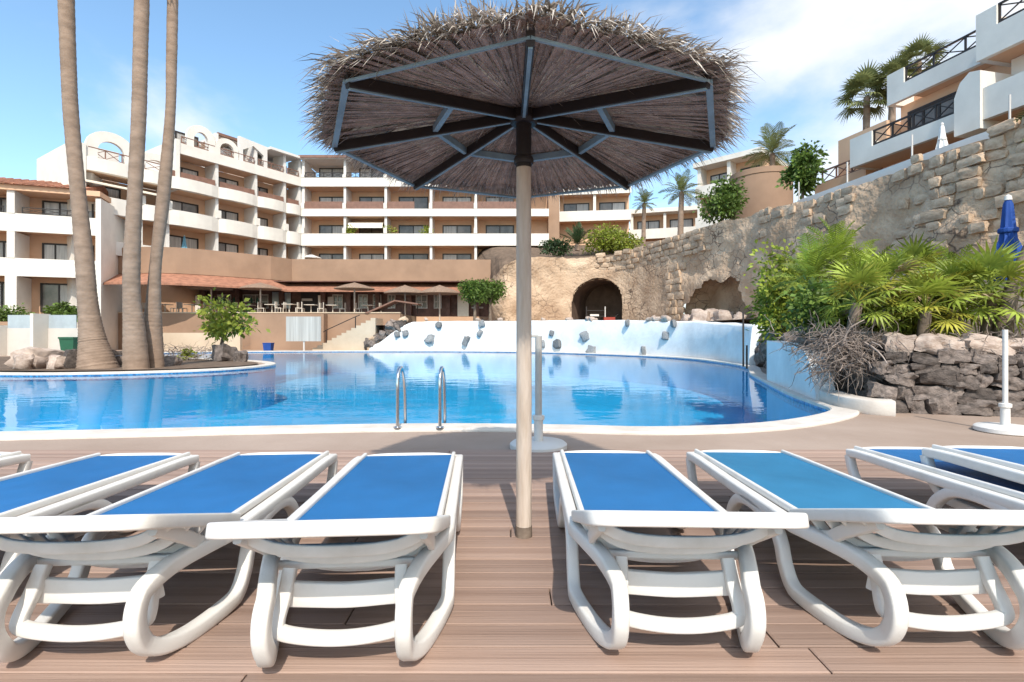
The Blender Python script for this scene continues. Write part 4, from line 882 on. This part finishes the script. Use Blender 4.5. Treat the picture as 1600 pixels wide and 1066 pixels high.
# wall along the cliff rim, low fence, closed white parasol
rw = thing('rim_wall', 'low white wall with posts along the rim of the rock face', 'wall', (14.4, 20, 6.8)); pts_ = [cl[i]-cn_[i]*.7 for i in range(isx(1225), isx(1600), 6)]
for a, c in zip(pts_, pts_[1:]):
    nn = Vector((-(c-a).y, (c-a).x, 0)).normalized()*.09; q = [a-nn, c-nn, c+nn, a+nn]; b = MB(); b.quadbox([p+Vector((0, 0, 6.8)) for p in q]+[p+Vector((0, 0, 7.42)) for p in q]); b.build('wall_length', M_white2, rw)
for a in pts_[::2]: b = MB(); b.tube([(a.x, a.y, 7.42), (a.x, a.y, 8.3)], .03); b.build('post', M_screen, rw)
def closed_parasol(name, label, loc, h, m, hem=.45):
    t = thing(name, label, 'parasol', loc); b = MB(); b.tube([(0, 0, 0), (0, 0, h)], .025, 10); b.build('pole', M_white2, t, smooth=40, world=False)
    b = MB(); n_ = 28; k0 = len(b.v); lv = [(.035, h-.03), (.07, h-.12), (.10, h*.5+.45*h*.5), (.165, h-.95), (.24, hem*h), (.225, hem*h-.02)]
    for (r, z) in lv:
        for j in range(n_): a = 2*math.pi*j/n_; r2 = r*(1+.26*math.cos(a*7)*(r > .09)); b.v.append(Vector((r2*math.cos(a), r2*math.sin(a), z+(.04*math.cos(a*7) if r > .2 else 0))))
    for i in range(len(lv)-1):
        for j in range(n_): b.f.append((i*n_+j, i*n_+(j+1) % n_, (i+1)*n_+(j+1) % n_, (i+1)*n_+j))
    c_ = b.build('canopy', m, t, smooth=60, world=False)
    b = MB(); b.lathe([(.06, h-.05), (.05, h+.02), (.01, h+.05)], n=12); b.build('cap', M_white2, t, smooth=40, world=False)
    b = MB(); b.lathe([(.135, h-.62), (.14, h-.6), (.14, h-.56), (.13, h-.54)], n=16); b.build('tie_strap', m, c_, world=False); b = MB(); b.lathe([(.25, 0), (.25, .06), (.05, .09)], n=18); b.build('base', M_white2, t, smooth=40, world=False); return t
closed_parasol('closed_parasol', 'closed blue parasol with white cap behind the planter palms', (8.72, 9.0, .86), 2.66, M_canvas)
pr = FG.pt(FG.u(1472, -.3), -.3, 7.0); closed_parasol('closed_parasol', 'closed white parasol on the terrace below the villa balcony', pr, 2.0, M_canvasw)

# ================================================================== HILL HOUSES
def hill_house(label, px0, px1, d0, d1, pyb, levels, m=M_white):
    F = Fac(((px0-800)/F_PX*d0, d0), ((px1-800)/F_PX*d1, d1)); zb = EYE+(HOR-pyb)/F_PX*(d0+d1)/2; z_ = 7.0
    t = thing('hillside_house', label, 'house', (F.pt(F.L/2, 0, 0).x, (d0+d1)/2, z_)); F.part('wall', M_peach, t, (0, F.L, 1.5, 7, z_, zb+2.9*levels))
    for k in range(levels):
        z = zb+2.9*k; F.part('floor_slab', M_peach, t, (0, F.L, .2, 1.5, z+.02, z+.22)); F.part('balcony_parapet', m, t, (-.1, F.L+.1, 0, .2, z, z+1.1)); nb = max(2, int(F.L/3.6)); st = F.L/nb
        for j in range(nb):
            F.part('pier', m, t, (st*j, st*j+.3, .22, 1.5, z+.22, z+2.9)); window(F, t, st*j+.7, st*(j+1)-.4, 1.48, z+.3, z+2.3, 2)
    F.part('roof_slab', m, t, (-.3, F.L+.3, -.1, 7.2, zb+2.9*levels+.002, zb+2.9*levels+.45)); return t
hill_house('white two-storey house with balconies behind the lime shrub', 870, 985, 56, 55, 345, 2)
hill_house('low white house with brown eaves behind the rim palm', 985, 1090, 58, 56, 372, 1)
hill_house('white house with shaded terrace beside the rounded pink tower', 1088, 1185, 48, 44, 352, 2)
b = MB(); c_ = P(1212, 300, 34); b.lathe([(2.0, 7.3), (2.0, 11.9), (2.05, 11.92), (2.05, 12.3), (1.9, 12.32)], (c_.x, 36, 0), 30); tag(b.build('round_tower', M_pink, smooth=30, org=(c_.x, 36, 7.3)), 'rounded pink rendered tower house at the rim of the rock face', 'house')

# ================================================================== VEGETATION
def leaf_tree(name, label, loc, th, tr_, cr_, nl, ls, m, seed, cat='tree', lean=(0, 0), clumps=26, cz=0, group=None):
    t = thing(name, label, cat, loc, group=group); rr = random.Random(seed); top = Vector((lean[0], lean[1], th))
    b = MB(); b.tube(cat_rom([(0, 0, -.05), (lean[0]*.3, lean[1]*.3, th*.45), tuple(top)], 4), [tr_*(1.25-.65*k/8) for k in range(9)], 8)
    for k in range(5):
        a = rr.uniform(0, 6.28); e = top+Vector((math.cos(a)*cr_[0]*.6, math.sin(a)*cr_[1]*.6, cr_[2]*rr.uniform(.2, 1.1)+cz)); b.tube([top*.8, top.lerp(e, .5)+Vector((0, 0, .1)), e], [tr_*.5, tr_*.35, tr_*.12], 6)
    b.build('trunk', M_bark2, t, smooth=60, world=False)
    b = MB(); c0 = top+Vector((0, 0, cr_[2]*.6+cz))
    cs = []
    for k in range(clumps):
        v = Vector((rr.gauss(0, 1), rr.gauss(0, 1), rr.gauss(0, 1))).normalized()*rr.uniform(.45, 1.0); cs.append((c0+Vector((v.x*cr_[0], v.y*cr_[1], v.z*cr_[2])), rr.uniform(.18, .36)))
    for i in range(nl):
        c, s_ = cs[i % clumps]; v = Vector((rr.gauss(0, 1), rr.gauss(0, 1), rr.gauss(0, .8))); p = c+Vector((v.x*cr_[0], v.y*cr_[1], v.z*cr_[2]))*s_*.75
        d = (v.normalized()+Vector((rr.uniform(-.7, .7), rr.uniform(-.7, .7), rr.uniform(-.5, .6)))).normalized(); s = d.cross(Vector((rr.uniform(-1, 1), rr.uniform(-1, 1), rr.uniform(-1, 1)))).normalized(); L_ = ls*rr.uniform(.6, 1.3)
        b.quad(p, p+d*L_*.5+s*L_*.28, p+d*L_+Vector((0, 0, -.15*L_)), p+d*L_*.5-s*L_*.28)
    b.build('crown', m, t, world=False); return t
def pinnate(name, m, L_, wl, n_, seed, droop=.5, vee=.35):
    rr = random.Random(seed); b = MB(); pts_ = []
    for k in range(n_+1): f = k/n_; pts_.append(Vector((f*L_*(1-.18*droop*f), 0, L_*(.32*f-.62*droop*f*f))))
    b.tube(pts_[::2] if n_ % 2 == 0 else pts_, .012*L_/1.5, 4, False)
    for k in range(2, n_+1):
        f = k/n_; p = pts_[k]; t = (pts_[k]-pts_[k-1]).normalized(); ll = wl*(math.sin(math.pi*min(1, .12+f*.86))**.7+.08)
        for sg in (-1, 1):
            d = (Vector((0, sg, 0))*.9+t*.55+Vector((0, 0, vee-.35*droop+rr.uniform(-.15, .15)))).normalized(); w_ = t*(L_/n_*.34); e = p+d*ll*rr.uniform(.85, 1.1)+Vector((0, 0, -.18*ll)); mid = p+d*ll*.5
            b.quad(p-w_*.6, p+w_*.6, mid+w_, mid-w_); k0 = len(b.v); b.v.append(e); b.f.append((k0-1, k0-2, k0))
    return b.mesh(name, m)
def fanleaf(name, m, r, seed, n_=17, span=230):
    rr = random.Random(seed); b = MB(); pet = r*1.0; b.tube([(0, 0, 0), (pet*.5, 0, .06*r), (pet, 0, .0)], [.012, .010, .007], 4, False); c = Vector((pet, 0, 0))
    for k in range(n_):
        a = R(-span/2+span*k/(n_-1)); ll = r*(1-.25*abs(k/(n_-1)-.5)*2)*rr.uniform(.88, 1.06); d = Vector((math.cos(a), math.sin(a), -.08)); s = Vector((-math.sin(a), math.cos(a), 0))*r*.052; z = Vector((0, 0, .012*(1 if k % 2 else -1)))
        m1 = c+d*ll*.5+z; e = c+d*ll+Vector((0, 0, -ll*rr.uniform(.12, .38))); k0 = len(b.v)
        b.v += [c-s*.25, c+s*.25, m1+s, m1-s, e]; b.f += [(k0, k0+1, k0+2, k0+3), (k0+3, k0+2, k0+4)]
    return b.mesh(name, m)
def palm(label, loc, h, r0, meshes, nf, sc, seed, lean=(0, 0), trunk_m=None, cat='palm tree', name='palm_tree', elev=(-40, 75), group=None):
    t = thing(name, label, cat, loc, group=group); rr = random.Random(seed); top = Vector((lean[0], lean[1], h))
    n_ = max(4, int(h*3)); ps = cat_rom([(0, 0, -.05), (lean[0]*.35, lean[1]*.35, h*.5), tuple(top)], max(2, n_//2))
    b = MB(); b.tube(ps, [r0*(1.15-.3*k/len(ps)+(.06 if k % 2 else 0)) for k in range(len(ps))], 10); b.build('trunk', trunk_m or M_bark, t, smooth=60, world=False)
    for k in range(nf):
        el = R(elev[0]+(elev[1]-elev[0])*(k+.5)/nf); az = k*2.399+rr.uniform(-.3, .3)
        o = bpy.data.objects.new('frond', rr.choice(meshes)); COL.objects.link(o); o.parent = t; o.location = top+Vector((0, 0, .05*math.sin(el))); o.rotation_euler = (rr.uniform(-.4, .4), -el, az); s_ = sc*rr.uniform(.8, 1.12); o.scale = (s_, s_, s_)
    return t
PN = [pinnate('frond', M_palmg, 2.0, .5, 20, s, .55) for s in (1, 2)]; PG = [pinnate('frond', M_fan, 1.0, .26, 18, s, .55) for s in (3, 4)]; PC = [pinnate('frond', M_leafd, 1.4, .28, 24, s, .35, .25) for s in (5,)]
FN = [fanleaf('fan_leaf', M_fan, .42, s) for s in (1, 2, 3)]; FY = [fanleaf('fan_leaf', M_fany, .4, 5)]; FD = [fanleaf('fan_leaf', M_dead, .36, 6, 13, 160)]; FP = [fanleaf('fan_leaf', M_palmg, .9, s, 19) for s in (7, 8)]
# -- planter behind the stone wall
SZ_ = .86
fp = [((1328, 8.3), .75, 'bright green fan palm beside the dry branches'), ((1385, 8.6), .95, 'bright green fan palm over the pale boulders, next to the yellowish one'), ((1440, 8.1), .62, 'yellowish green fan palm low over the boulders'), ((1492, 8.5), .85, 'green fan palm with a dry brown leaf'), ((1540, 8.2), .80, 'large spreading fan palm below the closed blue parasol'), ((1420, 9.6), 1.25, 'tall fan palm against the rock face')]
for k, ((px, d_), h, lab) in enumerate(fp):
    palm(lab, ((px-800)/F_PX*d_, d_, SZ_), h, .08, (FN*3+FY+FD) if k != 2 else FY+FN[:1], 22, 1.0 if k != 4 else 1.15, 100+k, (random.uniform(-.1, .1), -.05), M_bark2, 'fan palm', 'fan_palm', (-35, 80))
    t = bpy.data.objects[[o.name for o in bpy.data.objects if o.get('label') == lab][0]]
    if k == 3: inst('frond', FD[0], t, t.location+Vector((-.05, -.2, h*.8)), (0, R(-20), R(-100)), (1.1, 1.1, 1.1))
for k, (px, d_, h, lab) in enumerate(((1258, 10.6, 1.3, 'feathery green young palm at the pool end of the planter'), (1300, 11.0, 1.75, 'tallest feathery young palm in front of the rock face'), (1352, 10.5, 1.2, 'feathery young palm behind the dry branches'), (1500, 10.6, 1.1, 'feathery young palm under the rock face masonry'))):
    palm(lab, ((px-800)/F_PX*d_, d_, SZ_), h, .07, PG, 24, 1.05, 130+k, (random.uniform(-.15, .15), 0), M_bark2, 'young palm', 'young_palm', (-30, 80))
leaf_tree('hanging_shrub', 'bright green leafy shrub hanging over the white fin wall', ((1222-800)/F_PX*14.5, 14.5, .5), .9, .06, (.75, .7, 1.25), 3600, .16, M_lime, 21, 'shrub', clumps=34)
leaf_tree('leafy_shrub', 'pale green leafy shrub at the foot of the fan palms', ((1390-800)/F_PX*9.2, 9.2, SZ_), .35, .04, (.9, .5, .55), 2600, .13, M_lime, 22, 'shrub', clumps=28)
leaf_tree('leafy_shrub', 'dark green leafy shrub between the young palms', ((1310-800)/F_PX*9.8, 9.8, SZ_), .4, .04, (.8, .5, .6), 2400, .14, M_leaf, 23, 'shrub', clumps=28)
tk = MB(); a = P(1562, 505, 8.0); tk.tube(cat_rom([(a.x, a.y, .8), (a.x+.12, a.y, 1.5), (a.x+.5, a.y+.1, 2.3), (a.x+2.0, a.y+.2, 5.0)], 4), [.13, .12, .115, .11, .105, .1, .1, .1, .1, .1, .1, .1, .1], 10)
tp_ = thing('leaning_palm', 'leaning grey palm trunk beside the closed blue parasol', 'palm tree', (a.x, a.y, .8)); tk.build('trunk', M_bark2, tp_, smooth=60)
for k in range(12): o = inst('frond', PN[k % 2], tp_, (a.x+2.0, a.y+.2, 5.0), (0, R(-70+k*11), k*2.4), (.7, .7, .7))
def dry_bush(label, c, s, n_, seed, hang=.3):
    rr = random.Random(seed); b = MB()
    for k in range(n_):
        p = Vector((rr.gauss(0, s[0]*.35), rr.gauss(0, s[1]*.35), rr.uniform(0, s[2]*.8))); pts_ = [p]; d = Vector((rr.uniform(-1, 1), rr.uniform(-1, .5), rr.uniform(-.6, .9))).normalized()
        for j in range(4): d = (d+Vector((rr.uniform(-.6, .6), rr.uniform(-.5, .5), rr.uniform(-.6, .3)))).normalized(); pts_.append(pts_[-1]+d*rr.uniform(.06, .16)*s[2]*1.4)
        b.tube(pts_, [.007, .006, .005, .004, .0025] if k % 7 else [.017, .015, .012, .009, .006], 4, False)
    t = thing('dry_shrub', label, 'dry shrub', c); b.build('branches', M_twig, t, world=False, kind='stuff'); return t
dry_bush('tangle of bare grey branches hanging over the stone wall', (5.25, 8.0, .55), (.8, .5, .7), 620, 1); dry_bush('dry grey fronds at the foot of the leaning palm trunk', (7.0, 7.4, .86), (.8, .5, .35), 110, 2); dry_bush('heap of dead grey stems beside the fin wall', (5.6, 9.3, .75), (.9, .6, .6), 240, 3)
# -- palm island
soil = [Vector((x, y, 0)) for x, y in ((-26, 14.8), (-16, 15.2), (-13.2, 15.1), (-10.9, 15.8), (-9.7, 16.8), (-9.25, 18.2), (-9.9, 19.8), (-12, 21.3), (-16, 23.2), (-26, 24.5))]
fill('island_soil', [cat_rom(soil, 4, True)], .03, M_soil)
rr = random.Random(14)
def boulder(px, py, w_, h_, m, label):
    g = G(px, py, .03); k = g.y/F_PX; o = inst('boulder', rr.choice(m), None, (g.x, g.y, .03+h_*k*.42), (rr.uniform(-.2, .2), rr.uniform(-.2, .2), rr.random()*3), (w_*k*1.05, w_*k*.8, h_*k*1.1)); tag(o, label, 'boulder', 'boulders on the palm island')
for (px, py, w_, h_, lab) in ((62, 575, 58, 30, 'largest pale brown boulder on the palm island'), (38, 577, 30, 24, 'pale boulder at the landward end of the palm island'), (96, 576, 28, 20, 'small pale boulder between the largest one and the flared palm'), (122, 575, 32, 26, 'dark boulder against the flared palm trunk'), (172, 569, 34, 22, 'dark boulder behind the flared palm trunk'), (186, 572, 24, 16, 'small dark boulder between the flared and straight palm trunks'), (266, 571, 24, 14, 'low dark boulder beside the slender palm trunk'), (352, 564, 30, 24, 'dark boulder at the foot of the small leafy island tree'), (376, 565, 22, 16, 'small dark boulder at the tip of the palm island')):
    boulder(px, py, w_, h_, RC if px < 110 else RK, lab)
def trunk(label, pts_px, d, seed, nfr):
    rr = random.Random(seed); g = P(pts_px[-1][0], 0, d); base = Vector((g.x, d, .0)); t = thing('tall_palm', label, 'palm tree', base)
    pts_ = []; rs_ = []
    for (px, py, w_) in reversed(pts_px): q = P(px, py, d); pts_.append(q); rs_.append(w_/2*d/F_PX)
    pts_[0].z = -.45; dz = pts_[-1]-pts_[-2]; pts_.append(pts_[-1]+dz.normalized()*2.6); rs_.append(rs_[-1]*.92)
    P4 = cat_rom([tuple(p) for p in pts_], 26); R4 = [v.x for v in cat_rom([(r, 0, 0) for r in rs_], 26)]
    R4 = [max(.05, r*(1+.03*noise.noise(Vector((k*.23, seed, 0)))+.016*((k % 3)-1)+.012*noise.noise(Vector((k*1.9, seed, 5))))) for k, r in enumerate(R4)]
    b = MB(); b.tube(P4, R4, 18); b.build('trunk', M_bark, t, smooth=40)
    cr_ = thing('x', '', '') if False else None
    for k in range(nfr):
        el = R(-55+130*(k+.5)/nfr); o = bpy.data.objects.new('frond', rr.choice(FP)); COL.objects.link(o); o.parent = t; o.location = P4[-1]-base+Vector((0, 0, -.05)); o.rotation_euler = (rr.uniform(-.3, .3), -el, k*2.4); o.scale = (1.05, 1.05, 1.05)
    return t
trunk('tall bare palm trunk leaning away from the other two, flared at its foot', [(103, -10, 21), (107, 100, 20), (111, 180, 20), (122, 300, 20), (132, 405, 24), (137, 470, 26), (143, 520, 33), (149, 555, 45), (157, 577, 64)], 16.4, 1, 26)
trunk('tall straight palm trunk, thickest of the close pair', [(222, -10, 20), (219, 100, 20), (217, 180, 20), (211, 300, 20), (206, 405, 23), (206, 470, 24), (210, 520, 30), (214, 578, 38)], 16.1, 2, 26)
trunk('slender curved palm trunk, thinner of the close pair', [(270, -10, 15), (268, 100, 15), (266, 180, 14), (256, 300, 18), (244, 405, 16), (240, 470, 20), (239, 520, 26), (244, 575, 24)], 16.8, 3, 24)
g = G(343, 562, .03); leaf_tree('papaya_tree', 'small leafy tree with drooping yellow-green leaves on the palm island', (g.x, g.y, .03), 1.6, .08, (1.15, .9, .85), 900, .26, M_lime, 31, 'tree', (.35, 0), 13, cz=-.35)
for sx_, sz_, k in ((-.85, .9, 0), (.75, .85, 1), (1.15, .7, 2)):
    pass
dry_bush('grey dry undergrowth on the palm island beside the small tree', (g.x-1.1, g.y-.3, .03), (2.2, 1.0, .7), 260, 5)
leaf_tree('low_plant', 'low sparse green plant in the island undergrowth', (g.x-1.0, g.y-.5, .03), .15, .02, (.35, .3, .2), 160, .16, M_lime, 33, 'plant', clumps=8)
# -- other plants
h_ = MB(); hg = leaf_tree('hedge', 'clipped green hedge in front of the white balcony house', (-31.2, 31.0, 1.2), .5, .08, (1.9, .6, .6), 3000, .2, M_leaf, 41, 'hedge', clumps=40)
b = MB(); b.box(-36, -27.5, 30.3, 31.8, -.03, 1.85); tag(b.build('hedge_planter', M_pink, org=(-32, 31, -.03)), 'tan rendered planter under the clipped hedge', 'planter')
leaf_tree('clipped_hedge', 'clipped green hedge by the glass doors of the balcony house', (-27.6, 31.4, 1.85), .3, .08, (1.1, .5, .5), 1800, .2, M_leaf, 42, 'hedge', clumps=26)
for px, lab, s_ in ((742, 'round-headed clipped tree next to the restaurant door', 43), (766, 'round-headed clipped tree next to the rock face', 44)):
    d_ = 36.6 if px < 750 else 37.4; leaf_tree('clipped_tree', lab, ((px-800)/F_PX*d_, d_, 1.72), 2.0, .12, (.95, .85, .8), 3200, .2, M_leaf, s_, 'tree', clumps=40)
leaf_tree('lime_shrub', 'rounded lime green shrub on the cliff rim', ((957-800)/F_PX*46, 46, 8.6), .3, .08, (2.2, 1.2, 1.1), 3600, .26, M_lime, 51, 'shrub', clumps=40)
palm('dark spiky cycad on the cliff rim beside the lime shrub', ((902-800)/F_PX*45, 45, 8.5), .5, .2, PC, 26, 1.35, 52, cat='cycad', name='cycad', elev=(-5, 80))
for k, (px, d_, pyc, sc_, lab) in enumerate(((1063, 38, 300, 1.0, 'palm tree on the rim behind the white houses, beside the leafy tree'), (1005, 50, 318, .9, 'smaller palm tree among the white houses'), (1205, 38, 240, 1.35, 'broad palm tree above the rounded pink tower'))):
    z0 = 7.6; zc_ = EYE+(HOR-pyc)/F_PX*d_; palm(lab, ((px-800)/F_PX*d_, d_, z0), zc_-z0, .2, PN, 26, .85*sc_, 60+k, (.1, 0))
for k, (px, d_, pyc, sc_, lab) in enumerate(((1352, 32, 152, 1.15, 'bushy palm behind the villa, lower of the pair'), (1392, 31, 128, .95, 'bushy palm behind the villa between its neighbours'), (1432, 31, 98, 1.0, 'palm rising highest behind the villa'))):
    zc_ = EYE+(HOR-pyc)/F_PX*d_; palm(lab, ((px-800)/F_PX*d_, d_, 7.6), zc_-7.6, .2, FP, 30, .95*sc_, 70+k, (.1, 0))
leaf_tree('leafy_tree', 'leafy green tree on the cliff rim between houses', ((1128-800)/F_PX*33, 33, 7.6), 1.2, .1, (1.3, 1.1, 1.3), 2600, .26, M_leaf, 81, clumps=30)
leaf_tree('leafy_tree', 'slender green tree beside the rounded pink tower', ((1254-800)/F_PX*25.5, 25.5, 7.6), 1.0, .07, (.65, .6, 1.15), 2200, .24, M_leaf, 82, clumps=26)
leaf_tree('leafy_shrub', 'brownish scrub on the cliff rim beside the cycad', ((868-800)/F_PX*43, 43, 7.6), .3, .06, (1.2, .8, .7), 1400, .22, M_leafd, 83, 'shrub', clumps=18)
pb = FB.pt(FB.u(288, .9), .9, 7.09); closed_parasol('closed_parasol', 'closed pale blue parasol on a low balcony of the angled wing', pb, 2.1, mat('pale_blue_canvas', (.16, .36, .47), .8, .1))
pb = FA.pt(FA.u(487, 1.0), 1.0, 7.09); t = thing('balcony_parasol', 'open white parasol on the lowest hotel balcony', 'parasol', pb); b = MB(); b.tube([(0, 0, 0), (0, 0, 1.95)], .03); b.build('pole', M_white2, t, world=False); b = MB(); b.lathe([(1.0, 1.55), (.98, 1.6), (.4, 1.85), (.02, 2.0)], n=8); b.build('canopy', M_canvasw, t, world=False)
# hanging plants on two hotel balconies
for k, px in enumerate((545, 607, 668)):
    u = FA.u(px); p = FA.pt(u, -.0, 0); leaf_tree('balcony_plant', 'green plant trailing on a hotel balcony', (p.x, p.y+.3, 10.0), .9, .03, (.55, .25, .55), 420, .2, M_lime, 90+k, 'plant', clumps=10, group='plants on the hotel balconies')
# handrail at the right end of the feature wall
hr_ = thing('pool_handrail', 'thin dark handrail where the white feature wall meets the planter', 'handrail', (8.0, 17.6, -.03))
b = MB(); b.tube([(7.95, 17.6, .0), (7.95, 17.6, 1.7), (8.3, 18.4, 1.9)], .03); b.build('rail', M_dark, hr_, smooth=60); b = MB(); b.tube([(7.75, 16.9, -.03), (7.75, 16.9, .75)], .03); b.build('post', M_dark, hr_)
bb = thing('blue_box', 'small blue plastic box at the far pool edge', 'box', (-16.6, 34.9, -.03)); b = MB(); b.quadbox([(-.24, -.2, 0), (.24, -.2, 0), (.24, .2, 0), (-.24, .2, 0), (-.28, -.24, .5), (.28, -.24, .5), (.28, .24, .5), (-.28, .24, .5)]); b.build('tub', M_canvas, bb, world=False); b = MB(); b.box(-.3, .3, -.26, .26, .501, .55); b.build('lid', M_canvas, bb, world=False)
